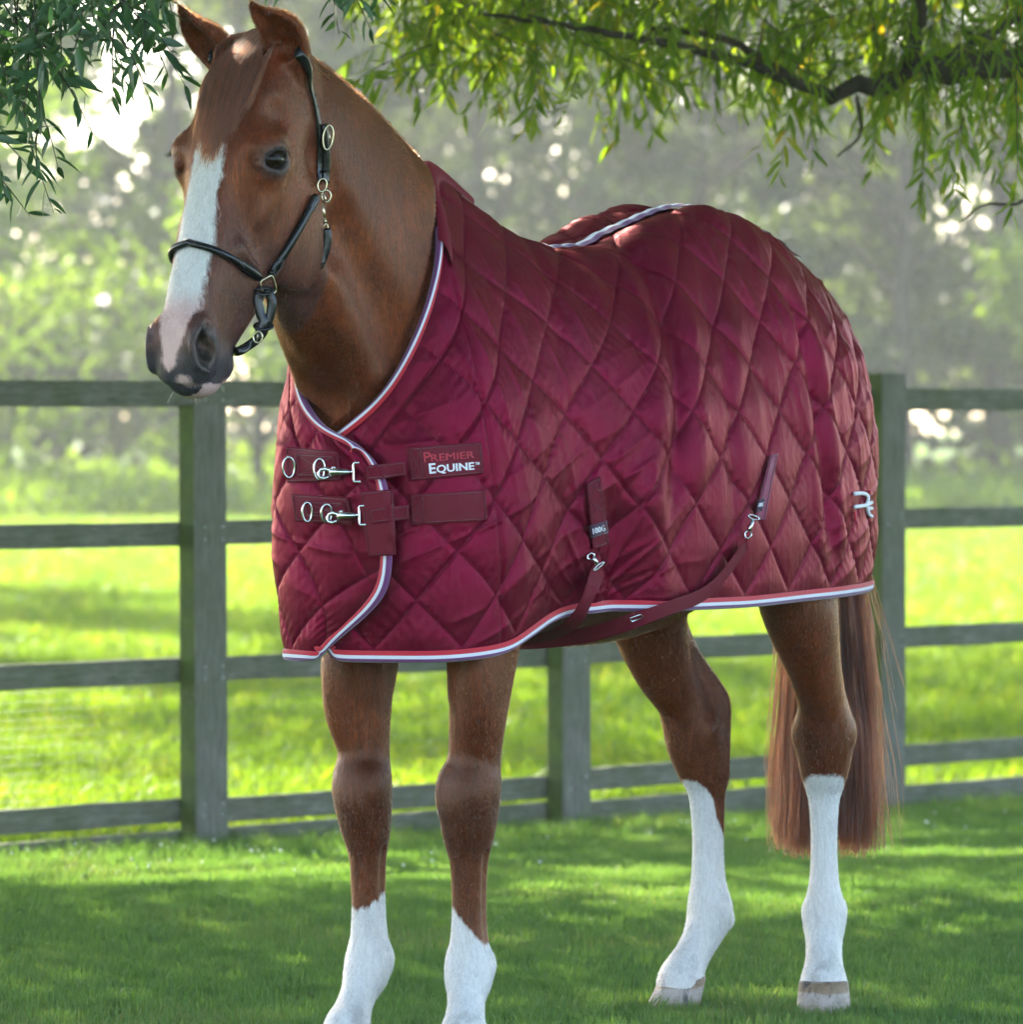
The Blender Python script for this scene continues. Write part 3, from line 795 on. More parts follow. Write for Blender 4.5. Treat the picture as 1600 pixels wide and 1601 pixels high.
at = N(cnt_, 'ShaderNodeAttribute', attribute_name='coat')
sep = N(cnt_, 'ShaderNodeSeparateColor'); L(cnt_, at.outputs['Color'], sep.inputs[0])
oc = coords(cnt_)
big = noise_tex(cnt_, oc, 5.5, 4, .6)
hairco = coords(cnt_, (1, 1, .16))
hair1 = noise_tex(cnt_, hairco, 260, 3, .75)
hair2 = noise_tex(cnt_, hairco, 150, 4, .7, .6)
brown = ramp(cnt_, big.outputs[0], [(.32, (.070, .0120, .0030)), (.52, (.120, .023, .0050)), (.75, (.195, .044, .0095))])
streak = mathn(cnt_, 'ADD', mathn(cnt_, 'MULTIPLY', hair1.outputs[0], .9), mathn(cnt_, 'MULTIPLY', hair2.outputs[0], .7))
brown = mixc(cnt_, .85, brown, ramp(cnt_, streak, [(.55, (.42, .38, .36)), (.80, (1, 1, 1)), (1.05, (1.9, 1.8, 1.7))]), 'MULTIPLY')
lowz = N(cnt_, 'ShaderNodeSeparateXYZ'); L(cnt_, oc, lowz.inputs[0])
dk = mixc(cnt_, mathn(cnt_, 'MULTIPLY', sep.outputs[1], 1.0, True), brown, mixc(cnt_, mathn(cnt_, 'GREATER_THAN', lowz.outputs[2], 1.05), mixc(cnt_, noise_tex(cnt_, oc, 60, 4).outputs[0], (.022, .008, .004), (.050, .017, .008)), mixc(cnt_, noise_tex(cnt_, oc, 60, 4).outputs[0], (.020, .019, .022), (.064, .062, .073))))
dk = mixc(cnt_, mathn(cnt_, 'MULTIPLY', mathn(cnt_, 'SUBTRACT', sep.outputs[1], 1.05), 1.3, True), dk, (.004, .004, .005))
mott = noise_tex(cnt_, coords(cnt_, (1, 1, .35)), 38, 5, .72, .5)
dk = mixc(cnt_, .6, dk, ramp(cnt_, mott.outputs[0], [(.35, (.62, .60, .58)), (.62, (1.25, 1.25, 1.25))]), 'MULTIPLY')
wn_ = mathn(cnt_, 'MULTIPLY', mathn(cnt_, 'SUBTRACT', mathn(cnt_, 'ADD', hair2.outputs[0], noise_tex(cnt_, oc, 28, 5, .7).outputs[0]), 1.0), .018)
wm = N(cnt_, 'ShaderNodeMapRange', i_From_Min=-.0040, i_From_Max=.0040); L(cnt_, mathn(cnt_, 'ADD', sep.outputs[0], wn_), wm.inputs[0])
wcol = mixc(cnt_, noise_tex(cnt_, hairco, 220, 4, .7).outputs[0], (.55, .525, .49), (.76, .73, .69))
pk = mixc(cnt_, noise_tex(cnt_, oc, 45, 4).outputs[0], (.50, .30, .27), (.62, .42, .38))
wcol = mixc(cnt_, ramp(cnt_, mott.outputs[0], [(.52, (0, 0, 0)), (.72, (.5, .5, .5))]), wcol, (.40, .37, .36))
wcol = mixc(cnt_, .55, wcol, ramp(cnt_, streak, [(.55, (.66, .64, .63)), (.85, (1, 1, 1))]), 'MULTIPLY')
lowf = mathn(cnt_, 'SUBTRACT', 1.0, mathn(cnt_, 'DIVIDE', lowz.outputs[2], .15), True)
wcol = mixc(cnt_, mathn(cnt_, 'MULTIPLY', lowf, ramp(cnt_, noise_tex(cnt_, oc, 22, 4, .6).outputs[0], [(.48, (0, 0, 0)), (.66, (1, 1, 1))])), wcol, (.10, .095, .10))
wcol = mixc(cnt_, sep.outputs[2], wcol, pk)
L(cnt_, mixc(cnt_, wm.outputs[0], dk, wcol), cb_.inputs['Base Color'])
hb = mathn(cnt_, 'ADD', mathn(cnt_, 'MULTIPLY', hair1.outputs[0], .8), mathn(cnt_, 'MULTIPLY', hair2.outputs[0], 1.0))
bump(cnt_, cb_, mathn(cnt_, 'ADD', hb, mathn(cnt_, 'MULTIPLY', mott.outputs[0], 1.6)), .45, .004)
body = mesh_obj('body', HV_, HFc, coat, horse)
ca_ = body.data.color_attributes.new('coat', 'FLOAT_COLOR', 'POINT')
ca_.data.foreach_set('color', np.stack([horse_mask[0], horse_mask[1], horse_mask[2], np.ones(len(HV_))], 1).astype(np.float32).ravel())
BODY = BVHTree.FromPolygons([tuple(v) for v in HV_], [tuple(int(x) for x in f) for f in HFc])
print('horse body', len(HV_), len(HFc))
# eyes: dark glossy eyeballs
eye_m, ent, eb = mat('eye', (.008, .004, .002), .02, .16)
def uv_sphere(c, r, nu=24, nv=14, rot=None):
    th = np.linspace(0, 2 * np.pi, nu, endpoint=False); ph = np.linspace(0, np.pi, nv)
    V = np.stack([np.outer(np.sin(ph), np.cos(th)), np.outer(np.sin(ph), np.sin(th)), np.outer(np.cos(ph), np.ones(nu))], -1).reshape(-1, 3)
    V = V * np.asarray(r)
    if rot is not None: V = V @ np.asarray(rot).T
    i, j = np.meshgrid(np.arange(nv - 1), np.arange(nu), indexing='ij'); j2 = (j + 1) % nu
    return V + np.asarray(c), [np.stack([i * nu + j, (i + 1) * nu + j, (i + 1) * nu + j2, i * nu + j2], -1).reshape(-1, 4)]
for q in (1, -1):
    V, F = uv_sphere((.597, q * .0935, 1.6815), (.0255, .0245, .0235))
    mesh_obj('eye', V, F, eye_m, horse)
# ---- hooves
hoof_m, hnt, hb_ = mat('hoof_horn', (.36, .27, .20), .55, .35)
hc = coords(hnt)
sz = N(hnt, 'ShaderNodeSeparateXYZ'); L(hnt, hc, sz.inputs[0])
zz = mathn(hnt, 'ADD', sz.outputs[2], mathn(hnt, 'MULTIPLY', noise_tex(hnt, hc, 14, 3).outputs[0], .022))
band_c = ramp(hnt, mathn(hnt, 'MULTIPLY', zz, 11.0), [(.10, (.20, .14, .09)), (.30, (.38, .29, .22)), (.42, (.40, .32, .27)), (.62, (.44, .36, .31)), (.68, (.30, .20, .12)), (.86, (.24, .16, .10)), (.95, (.38, .33, .30))])
st = noise_tex(hnt, coords(hnt, (1, 1, .12)), 34, 3, .6)
band_c = mixc(hnt, ramp(hnt, st.outputs[0], [(.56, (0, 0, 0)), (.66, (.9, .9, .9))]), band_c, (.05, .045, .045))
L(hnt, band_c, hb_.inputs['Base Color'])
band_c2 = mixc(hnt, ramp(hnt, noise_tex(hnt, hc, 40, 5, .7).outputs[0], [(.45, (0, 0, 0)), (.7, (.75, .75, .75))]), band_c, (.13, .10, .06))
L(hnt, band_c2, hb_.inputs['Base Color'])
bump(hnt, hb_, noise_tex(hnt, coords(hnt, (1, 1, 8)), 20, 3).outputs[0], .6, .006)
def hoof(a0, b0, th, off, s=1.0):
    rings = [(.078, -.004, .044, .044, .042), (.072, 0, .0505, .050, .047), (.064, .003, .0515, .054, .047), (.045, .009, .0530, .059, .047), (.022, .017, .0555, .066, .046), (.004, .023, .0575, .072, .045), (-.006, .023, .055, .069, .043)]
    n = 40; V = []
    th_ = np.linspace(0, 2 * np.pi, n, endpoint=False)
    for z, o, rs, rf, rb in rings:
        c, s_ = np.cos(th_), np.sin(th_)
        x = np.where(c > 0, rf, rb) * c * s + (off + o); y = rs * s_ * s
        V.append(np.stack([x, y, np.full(n, z * s - .004)], 1))
    V = np.array(V).reshape(-1, 3)
    P = V.copy(); P[:, 0] = a0 + V[:, 0] * math.cos(th) - V[:, 1] * math.sin(th); P[:, 1] = b0 + V[:, 0] * math.sin(th) + V[:, 1] * math.cos(th)
    m = len(rings)
    i, j = np.meshgrid(np.arange(m - 1), np.arange(n), indexing='ij'); j2 = (j + 1) % n
    F = np.stack([i * n + j, (i + 1) * n + j, (i + 1) * n + j2, i * n + j2], -1).reshape(-1, 4)
    k = len(P); P = np.concatenate([P, P[(m - 1) * n:].mean(0, keepdims=True)])
    jj = np.arange(n); cap = np.stack([(m - 1) * n + jj, np.full(n, k), (m - 1) * n + (jj + 1) % n], 1)
    mesh_obj('hoof', P, [F, cap], hoof_m, horse)
hoof(-.014, .110, R(26), .066); hoof(0, -.115, 0, .066)
hoof(-1.300, .120, R(30), .070); hoof(-1.228, -.120, R(-20), .060, .96)
# ---- hair as curves
def hair_mat(name, col, rough=.35):
    m = bpy.data.materials.new(name); m.use_nodes = True; nt = m.node_tree
    for n in list(nt.nodes):
        if n.type != 'OUTPUT_MATERIAL': nt.nodes.remove(n)
    out = [n for n in nt.nodes if n.type == 'OUTPUT_MATERIAL'][0]
    b = nt.nodes.new('ShaderNodeBsdfHairPrincipled'); b.parametrization = 'COLOR'
    b.inputs['Color'].default_value = (*col, 1); b.inputs['Roughness'].default_value = rough
    b.inputs['Radial Roughness'].default_value = .5; b.inputs['Random Roughness'].default_value = .3
    hi = nt.nodes.new('ShaderNodeHairInfo')
    c = ramp(nt, hi.outputs['Random'], [(0, tuple(x * .30 for x in col)), (.55, col), (1, tuple(min(1, x * 3.0) for x in col))])
    L(nt, c, b.inputs['Color']); L(nt, b.outputs[0], out.inputs[0])
    return m
def hair_obj(name, S, rad, mat_, parent, taper=.25):
    """S: (n, k, 3) strands"""
    S = np.asarray(S, np.float32); n, k = S.shape[:2]
    cu = bpy.data.hair_curves.new(name)
    cu.add_curves([k] * n)
    cu.position_data.foreach_set('vector', S.ravel())
    r = cu.attributes.get('radius') or cu.attributes.new('radius', 'FLOAT', 'POINT')
    rr_ = (rad * np.linspace(1, taper, k)[None] * np.ones((n, 1))).astype(np.float32)
    r.data.foreach_set('value', rr_.ravel())
    cu.materials.append(mat_)
    return link(bpy.data.objects.new(name, cu), parent)
hair_m = hair_mat('horse_hair', (.085, .020, .0065))
tail_m = hair_mat('tail_hair', (.036, .0070, .0022))
def on_body(p, lift):
    co_, no, fi, d = BODY.find_nearest(Vector(p))
    no = Vector(no)
    if no.dot(Vector(p) - co_) < 0 and d < .0 : no = -no
    return np.array(co_ + no * lift)
def tail():
    n, k = 4200, 18
    g = np.random.default_rng(5)
    th = g.uniform(0, 2 * np.pi, n); rr_ = np.sqrt(g.uniform(0, 1, n)) * .9 + .1
    # locks: strands gather in clumps
    nl = 90; lock = g.integers(0, nl, n); lth = g.uniform(0, 2 * np.pi, nl); lr = np.sqrt(g.uniform(.03, 1, nl))
    lx, ly = lr * np.cos(lth), lr * np.sin(lth)
    t = np.linspace(0, 1, k)
    x0, y0 = rr_ * np.cos(th), rr_ * np.sin(th)
    mixv = (.35 + .50 * t)[None]
    X = x0[:, None] * (1 - mixv) + lx[lock][:, None] * mixv + .10 * g.normal(size=(n, 1)) * t[None]
    Y = y0[:, None] * (1 - mixv) + ly[lock][:, None] * mixv + .10 * g.normal(size=(n, 1)) * t[None]
    zb = .318 + .035 * np.abs(g.normal(size=n)) + .025 * np.sin(lth[lock] * 2) + np.where(g.uniform(size=n) < .34, g.uniform(0, .45, n), 0)
    Z = 1.36 + (zb - 1.36)[:, None] * t[None]
    wid = np.interp(Z, [.3, .5, .8, 1.0, 1.36], [.132, .142, .115, .080, .025])
    dep = np.interp(Z, [.3, .6, 1.0, 1.36], [.075, .075, .055, .025])
    ca = np.interp(Z, [.3, .5, .8, 1.1, 1.36], [-1.535, -1.535, -1.53, -1.52, -1.46])
    cb = np.interp(Z, [.3, .8, 1.36], [-.020, -.010, .0])
    wav = .0055 * np.sin(Z * 22 + lth[lock][:, None] * 3) + .0025 * np.sin(Z * 60 + th[:, None] * 5)
    A = ca + X * dep + wav; B = cb + Y * wid + wav * .8
    fly = (g.uniform(size=n) < .12)[:, None] * (t[None] ** 2)
    B = B + fly * g.uniform(-.02, .07, (n, 1)); A = A - fly * g.uniform(0, .03, (n, 1))
    hair_obj('tail', np.stack([A, B, Z], -1), .00085, tail_m, horse, .5)
tail()
def forelock():
    g = np.random.default_rng(11); n, k = 3600, 11
    S = []
    for i in range(n):
        u = g.uniform(-1, 1); u = .72 * np.round(u * 17) / 17 + .28 * u; v = g.uniform(0, 1) ** .6
        zend = 1.728 + .045 * max(0, -u) + .085 * max(0, u) ** 1.5 + g.normal() * .020 - .014 * (abs(u - .05) < .3)
        if u > .45 and g.uniform() < (u - .45) * 1.3: continue
        bend = u * (.068 if u > 0 else .058) + .008 + g.normal() * .005
        p0 = np.array([.465 + .03 * g.uniform(), u * .040, 1.935]); p1 = np.array([.555, u * .066, 1.885]); p2 = np.array([.640, bend, 1.79]); p3 = np.array([.68, bend * 1.0 + .004 * g.normal(), zend])
        bend += .014 * (1 - abs(u)); t = np.linspace(0, 1, k); c = crom([p0, p1, p2, p3], k)
        lift = .002 + .009 * g.uniform() * np.sin(np.pi * np.clip(t * .9 + .1, 0, 1))
        ph = g.uniform(0, 6.28)
        c[:, 1] += .0015 * np.sin(t * 9 + ph) + .0022 * np.sin(u * 40) * t
        S.append([on_body(q, lf) for q, lf in zip(c, lift)])
    hair_obj('forelock', S, .00060, hair_m, horse, .3)
forelock()
CRA = [.44, .3135, .19, .0656, .0]; CRZ = [1.915, 1.876, 1.817, 1.738, 1.70]
def mane():
    g = np.random.default_rng(12); n, k = 3600, 7
    S = []
    for i in range(n):
        t = g.uniform(); a = .43 - .45 * t; z = np.interp(-a, -np.array(CRA), CRZ) + .03
        b0 = g.normal() * .008 + .004; ln = g.uniform(.05, .12)
        side = -1 if g.uniform() < .8 else 1
        if side > 0: ln *= .28
        c = []
        for q in np.linspace(0, 1, k):
            c.append(on_body((a + .1 * ln * q - (.25 * ln * q if side > 0 else 0), b0 + side * ln * q * .7, z - ln * q * (.9 if side < 0 else .35)), .002 + .008 * math.sin(min(q * 3, 2.6)) * g.uniform()))
        S.append(c)
    hair_obj('mane', S, .00045, hair_m, horse, .3)
mane()
def ear_fluff():
    g = np.random.default_rng(13); S = []
    def inside(lo, hi, count, ln):
        idx = np.nonzero((HV_[:, 2] > 1.875) & (np.abs(HV_[:, 1]) > .03) & (HV_[:, 0] > .44))[0]
        pick = g.choice(idx, count)
        for i in pick:
            p = HV_[i]; co_, no, fi, d = BODY.find_nearest(Vector(p)); no = np.array(no)
            d_ = nrm(no * .5 + np.array([.1, 0, .75]) + g.normal(size=3) * .2); L_ = ln * g.uniform(.5, 1.2)
            S.append([p + d_ * L_ * q for q in (0, .33, .66, 1)])
    inside(0, 0, 9000, .0065)
    hair_obj('ear_hair', S, .0003, hair_m, horse, .2)
ear_fluff()
def whiskers():
    g = np.random.default_rng(19); S = []
    for k in range(40):
        c = np.array([.70 + .05 * g.normal(), g.choice([-1, 1]) * g.uniform(.0, .07), 1.285 + .03 * g.normal()])
        co_, no, fi, d = BODY.find_nearest(Vector(c)); no = np.array(no); p = np.array(co_); ln = g.uniform(.007, .018)
        S.append([p + (no * q + np.array([.1, 0, -.5]) * q * q) * ln for q in (0, .4, .7, 1)])
    hair_obj('whiskers', S, .00028, hair_mat('whisker_hair', (.06, .055, .05)), horse, .2)
    S = []
    for k in range(90):
        q = g.choice([-1, 1]); t = g.uniform()
        p = np.array([.566 + .066 * t, q * (.104 + .012 * math.sin(math.pi * t)), 1.690 + .011 * math.sin(math.pi * t)]); ln = g.uniform(.012, .02)
        S.append([p + np.array([.15, q * .9, -.35 + .5 * w]) * ln * w for w in (0, .4, .7, 1)])
    hair_obj('eyelashes', S, .00035, hair_mat('lash_hair', (.012, .010, .009)), horse, .2)
whiskers()
def short_coat():
    """the short hair of head, neck and legs, lying close to the skin, so that the outline is soft"""
    g = np.random.default_rng(14)
    tri = HFc[:, :3]; A_, B_, C_ = HV_[HFc[:, 0]], HV_[HFc[:, 1]], HV_[HFc[:, 2]]
    fc = HV_[HFc].mean(1); nn = np.cross(B_ - A_, HV_[HFc[:, 3]] - A_); ar = np.linalg.norm(nn, axis=1); nn = nrm(nn)
    seen = ((fc[:, 0] > .12) & (fc[:, 2] > 1.2)) | (fc[:, 2] < .90)
    seen &= fc[:, 2] > .05
    nose = (fc[:, 0] > .6) & (fc[:, 2] < 1.38)
    w = np.where(seen & ~nose, ar, 0); w /= w.sum()
    n = 210000
    fi = g.choice(len(fc), n, p=w)
    u, v = g.uniform(size=(2, n, 1))
    p = HV_[HFc[fi, 0]] * (1 - u) * (1 - v) + HV_[HFc[fi, 1]] * u * (1 - v) + HV_[HFc[fi, 2]] * u * v + HV_[HFc[fi, 3]] * (1 - u) * v
    no = nn[fi]
    flow = np.zeros((n, 3)); flow[:, 2] = -1
    neck = (p[:, 2] > 1.2) & (p[:, 0] < .44); flow[neck] = [-.55, 0, -.83]
    hd = (p[:, 2] > 1.2) & (p[:, 0] >= .44); flow[hd] = [.36, 0, -.93]
    flow = nrm(flow - no * (flow * no).sum(1, keepdims=True) + g.normal(size=(n, 3)) * .12)
    ln = g.uniform(.0035, .0065, (n, 1))
    S = np.stack([p - no * .0006, p + flow * ln * .5 + no * .0006, p + flow * ln + no * .0009], 1)
    W, D, K = coat_masks(p)
    wm_ = W + .0035 * g.normal(size=n) > 0
    dkm = (D > g.uniform(.25, .9, n)) & ~wm_
    base = ~wm_ & ~dkm
    hair_obj('short_coat', S[base], .00022, hair_mat('coat_hair', (.13, .025, .0052), .25), horse, .2)
    hair_obj('white_coat', S[wm_], .00022, hair_mat('white_hair', (.68, .67, .66), .4), horse, .2)
    hair_obj('dark_coat', S[dkm], .00022, hair_mat('dark_hair', (.05, .035, .03), .4), horse, .2)
short_coat()
# ------------------------------------------------------------------ straps, labels and metalwork of the rug
steel, stn, sb_ = mat('steel', (.62, .62, .63), .22, .5, metal=1.0)
bump(stn, sb_, noise_tex(stn, coords(stn), 90, 3).outputs[0], .06, .002)
brass, btn, bb_ = mat('brass', (.58, .50, .34), .25, .5, metal=1.0)
web_m, wnt, wb_ = mat('webbing', (.150, .0045, .018), .62, .2, sheen=.0)
wv = N(wnt, 'ShaderNodeTexWave', bands_direction='DIAGONAL', i_Scale=260.0, i_Distortion=.6)
L(wnt, coords(wnt), wv.inputs[0]); bump(wnt, wb_, wv.outputs[1], .4, .002)
thread_r = cloth_mat('thread_red', (.50, .02, .04), .45)
thread_w = cloth_mat('thread_white', (.80, .80, .82), .45)
thread_d = cloth_mat('thread_dark', (.07, .004, .012), .6)
def rug_hit(px, py, bvh=None):
    o, d = view_ray(px, py)
    co_, no, fi, dist = (bvh or RUG).ray_cast(Vector(o), Vector(d))
    if co_ is None: return None
    no = np.array(no); no = no if np.dot(no, d) < 0 else -no
    return np.array(co_), no
def blur2(T, it=3):
    for _ in range(it):
        Q = np.pad(T, 1, mode='edge'); T = (Q[:-2, 1:-1] + Q[2:, 1:-1] + Q[1:-1, :-2] + Q[1:-1, 2:] + 2 * T) / 6
    return T
def patch(name, quad, nu, nv, lift=.004, thick=.0018, mat_=None, parent=None, blur=6, bulge=0.0, bvh=None, sag=None):
    """a flat piece of webbing laid on the rug: quad = four corners as seen in the photograph, TL TR BR BL"""
    q = np.array(quad, float); u = np.linspace(0, 1, nu)[:, None, None]; v = np.linspace(0, 1, nv)[None, :, None]
    px = (q[0] * (1 - u) + q[1] * u) * (1 - v) + (q[3] * (1 - u) + q[2] * u) * v
    T = np.full((nu, nv), np.nan); Dd = np.zeros((nu, nv, 3)); o = None; Nn = np.zeros((nu, nv, 3))
    for i in range(nu):
        for j in range(nv):
            o, d = view_ray(*px[i, j]); Dd[i, j] = d
            h = rug_hit(*px[i, j], bvh=bvh)
            if h is not None: T[i, j] = np.linalg.norm(h[0] - o); Nn[i, j] = h[1]
    T = np.where(np.isnan(T), np.nanmean(T), T)
    Tb = np.minimum(blur2(T, blur), T + .001)
    for k in range(3): Nn[..., k] = blur2(Nn[..., k], blur)
    Nn = nrm(Nn)
    cosv = np.clip(-(Nn * Dd).sum(-1), .35, 1)
    Tb = Tb - lift / cosv
    if sag is not None: Tb = Tb - sag * np.sin(np.pi * np.linspace(0, 1, nu))[:, None]
    P = o + Dd * Tb[..., None]
    du = np.gradient(P, axis=0); dv = np.gradient(P, axis=1); n = nrm(np.cross(du, dv)); n *= np.sign(-(n * Dd).sum(-1, keepdims=True))
    P1 = P + n * thick
    V = np.concatenate([P1.reshape(-1, 3), P.reshape(-1, 3)]); m = nu * nv
    F = grid_faces(nu, nv); rim = np.concatenate([np.arange(nu) * nv, (nu - 1) * nv + np.arange(1, nv), np.arange(nu - 2, -1, -1) * nv + nv - 1, np.arange(nv - 2, 0, -1)])
    r2 = np.roll(rim, -1)
    o_ = mesh_obj(name, V, [np.concatenate([F, F[:, ::-1] + m, np.stack([rim, r2, r2 + m, rim + m], 1)])], mat_ or web_m, parent or rug)
    for p_ in o_.data.polygons: pass
    return o_, P1, n
def stitch(P1, n, parent, name='stitching', inset=.07, mat_=None, cross=False):
    nu, nv = P1.shape[:2]
    def at(u, v):
        x, y = u * (nu - 1), v * (nv - 1); i, j = min(int(x), nu - 2), min(int(y), nv - 2); fx, fy = x - i, y - j
        g = lambda A: (A[i, j] * (1 - fx) + A[i + 1, j] * fx) * (1 - fy) + (A[i, j + 1] * (1 - fx) + A[i + 1, j + 1] * fx) * fy
        return g(P1) + g(n) * .0004
    w = np.linalg.norm(P1[-1, 0] - P1[0, 0]); h = np.linalg.norm(P1[0, -1] - P1[0, 0])
    iu, iv = .0035 / w, .0035 / h
    loops = [[(iu, iv), (1 - iu, iv), (1 - iu, 1 - iv), (iu, 1 - iv), (iu, iv)]]
    if cross: loops += [[(iu, iv), (1 - iu, 1 - iv)], [(iu, 1 - iv), (1 - iu, iv)]]
    parts = []
    for lp in loops:
        pts = []
        for (a, b), (c, d) in zip(lp[:-1], lp[1:]):
            k = max(3, int(30 * math.hypot((c - a) * w, (d - b) * h) / .1))
            pts += [at(a + (c - a) * t, b + (d - b) * t) for t in np.linspace(0, 1, k, endpoint=False)]
        pts.append(at(*lp[-1])); parts.append(tube(pts, .00055, 4))
    V, F = merge(parts)
    return mesh_obj(name, V, F, mat_ or thread_d, parent)
def rows(parent, right, webb, left, rings, hook, dee, tab=None, logo=False):
    if tab is not None:
        o, P1, n = patch('backing_tab', tab, 9, 16, .024, .002, pad_m, blur=10); stitch(P1, n, o)
    o, P1, n = patch('strap_patch', right, 22, 10, .006, .0022, pad_m); stitch(P1, n, o, cross=False); big = (o, P1, n)
    q = np.array(right, float); sq = [q[0] + (q[1] - q[0]) * .01, q[0] + (q[1] - q[0]) * .20, q[3] + (q[2] - q[3]) * .20, q[3] + (q[2] - q[3]) * .01]
    o2, P2, n2 = patch('sewn_end', sq, 8, 8, .011, .0022, web_m, o); stitch(P2, n2, o2, cross=True)
    o, P1, n = patch('webbing_strap', webb, 16, 7, .028, .0025, web_m, blur=20); stitch(P1, n, o)
    o, P1, n = patch('strap_patch', left, 16, 9, .005, .0022, pad_m); stitch(P1, n, o)
    q = np.array(left, float)
    sq = [q[0] + (q[1] - q[0]) * .20 + (0, 9), q[0] + (q[1] - q[0]) * .92 + (0, 7), q[3] + (q[2] - q[3]) * .92 - (0, 7), q[3] + (q[2] - q[3]) * .20 - (0, 8)]
    o2, P2, n2 = patch('webbing_loop', sq, 14, 7, .009, .0022, web_m, o); stitch(P2, n2, o2, cross=True)
    for cx, cy, rx, ry in rings:
        h = rug_hit(cx, cy); c, no = h
        no = nrm(no * .35 - view_ray(cx, cy)[1] * .65 + np.array([0, 0, .0]))
        s = FPX / 11.4
        side = nrm(np.cross(no, [0, 0, 1])); up = np.cross(side, no)
        th = np.linspace(0, 2 * np.pi, 32, endpoint=False)
        V, F = tube([c + no * (.023 + .003 * math.cos(t)) + side * math.cos(t) * rx / s + up * math.sin(t) * ry / s for t in th], .0024, 8, closed=True)
        mesh_obj('metal_ring', V, F, steel, rug)
    # snap hook from ring to dee
    (x0, y0), (x1, y1) = hook
    c0, n0 = rug_hit(x0, y0); c1, n1 = rug_hit(x1, y1)
    no = nrm(nrm(n0 + n1) * .4 - view_ray(x0, y0)[1] * .6); c0 = c0 + no * .031; c1 = c1 + no * .029
    ax = nrm(c1 - c0); Ln = np.linalg.norm(c1 - c0); up = nrm(np.cross(no, ax)); 
    if up[2] < 0: up = -up
    pt = lambda a, b, c=0.0: c0 + ax * a * Ln + up * b + no * c
    body_ = [tube([pt(.30, .001), pt(.38, .002), pt(.55, .002), pt(.78, .001), pt(.80, .001)], [.0055, .0078, .0068, .0054, .0040], 12),
             tube([pt(.34, .003), pt(.20, .0085), pt(.06, .0070), pt(-.02, .0), pt(.04, -.0075), pt(.16, -.0095), pt(.27, -.006)], [.0052, .0042, .0036, .0034, .0034, .0032, .0026], 10),
             tube([pt(.30, -.0055), pt(.42, -.003), pt(.5, .0)], [.0020, .0026, .0022], 8),
             tube([pt(.36, .006), pt(.37, .0105), pt(.44, .011), pt(.45, .007)], .0016, 8),
             tube([pt(.80, .001), pt(.845, .001)], [.0046, .0046], 12), tube([pt(.84, .001), pt(.93, .001)], [.0034, .0030], 12), tube([pt(.925, .001), pt(.955, .001)], [.0048, .0042], 12)]
    V, F = merge(body_); hk = mesh_obj('snap_hook', V, F, steel, rug)
    hh_ = .0165
    V, F = tube([pt(.95 + .16, hh_ + .0008), pt(.99, hh_ + .001), pt(.965, hh_ - .001), pt(.955, hh_ - .004), pt(.955, 0), pt(.955, -hh_ + .004), pt(.965, -hh_ + .001), pt(.99, -hh_ - .001), pt(.95 + .20, -hh_ - .001)], .0025, 8)
    mesh_obj('swivel_dee', V, F, steel, hk)
    return big
big = rows(rug, [(637, 700), (753, 691), (757, 741), (641, 752)], [(571, 729), (634, 721), (636, 743), (574, 752)], [(447, 698), (529, 706), (534, 751), (450, 755)],
           [(457, 729, 9, 16), (505, 733, 8, 16)], [(507, 741), (563, 739)], None)
rows(rug, [(640, 773), (759, 766), (762, 814), (642, 821)], [(577, 796), (639, 789), (640, 812), (582, 819)], [(456, 772), (545, 778), (552, 820), (462, 815)],
     [(486, 799, 7, 15), (514, 800, 8, 14)], [(519, 811), (570, 807)], None, tab=[(563, 769), (614, 765), (619, 868), (575, 870)])
# lettering on the chest strap
def text_mesh(txt, px_of, size=1.0, spacing=1.0, thick=.0009, mat_=None, parent=None, name='lettering', bvh=RUG, lift=.009, offset=0.0):
    """letters as raised thread on the cloth; px_of maps text coordinates to the place seen in the photograph"""
    cu = bpy.data.curves.new('t', 'FONT'); cu.body = txt; cu.size = size; cu.space_character = spacing; cu.resolution_u = 3; cu.offset = offset
    ob = bpy.data.objects.new('t', cu); C.objects.link(ob)
    me = bpy.data.meshes.new_from_object(ob.evaluated_get(bpy.context.evaluated_depsgraph_get()))
    co_ = np.array([v.co[:2] for v in me.vertices]); polys = [tuple(p.vertices) for p in me.polygons]
    bpy.data.objects.remove(ob); bpy.data.curves.remove(cu)
    x0, x1 = co_[:, 0].min(), co_[:, 0].max(); co_[:, 0] = (co_[:, 0] - x0) / (x1 - x0)
    return co_, polys, me
def letters(pieces, to3d, mat_, parent, name='lettering', thick=.0010):
    """pieces: list of (text, u0, u1, vbase, height, boldness): laid into a unit frame, then placed by to3d(u, v) -> point, normal"""
    V = []; F3_ = []; off = 0
    for txt, u0, u1, vb, hgt, bold in pieces:
        co_, polys, me = text_mesh(txt, None, offset=bold)
        ys = co_[:, 1] / .70 * hgt
        P = []; Nn = []
        for (x, y) in zip(co_[:, 0], ys):
            p, n = to3d(u0 + (u1 - u0) * x, vb - y); P.append(p); Nn.append(n)
        P = np.array(P); Nn = np.array(Nn); m = len(P)
        V.append(np.concatenate([P + Nn * thick, P])); 
        cnt = {}
        for pl in polys:
            for a, b in zip(pl, pl[1:] + pl[:1]):
                cnt[(a, b)] = cnt.get((a, b), 0) + 1
            F3_.append([v + off for v in pl])
        for (a, b) in list(cnt):
            if (b, a) not in cnt: F3_.append([b + off, a + off, a + off + m, b + off + m])
        off += 2 * m
    me = bpy.data.meshes.new(name); me.from_pydata([tuple(v) for v in np.concatenate(V)], [], F3_); me.materials.append(mat_)
    return link(bpy.data.objects.new(name, me), parent)
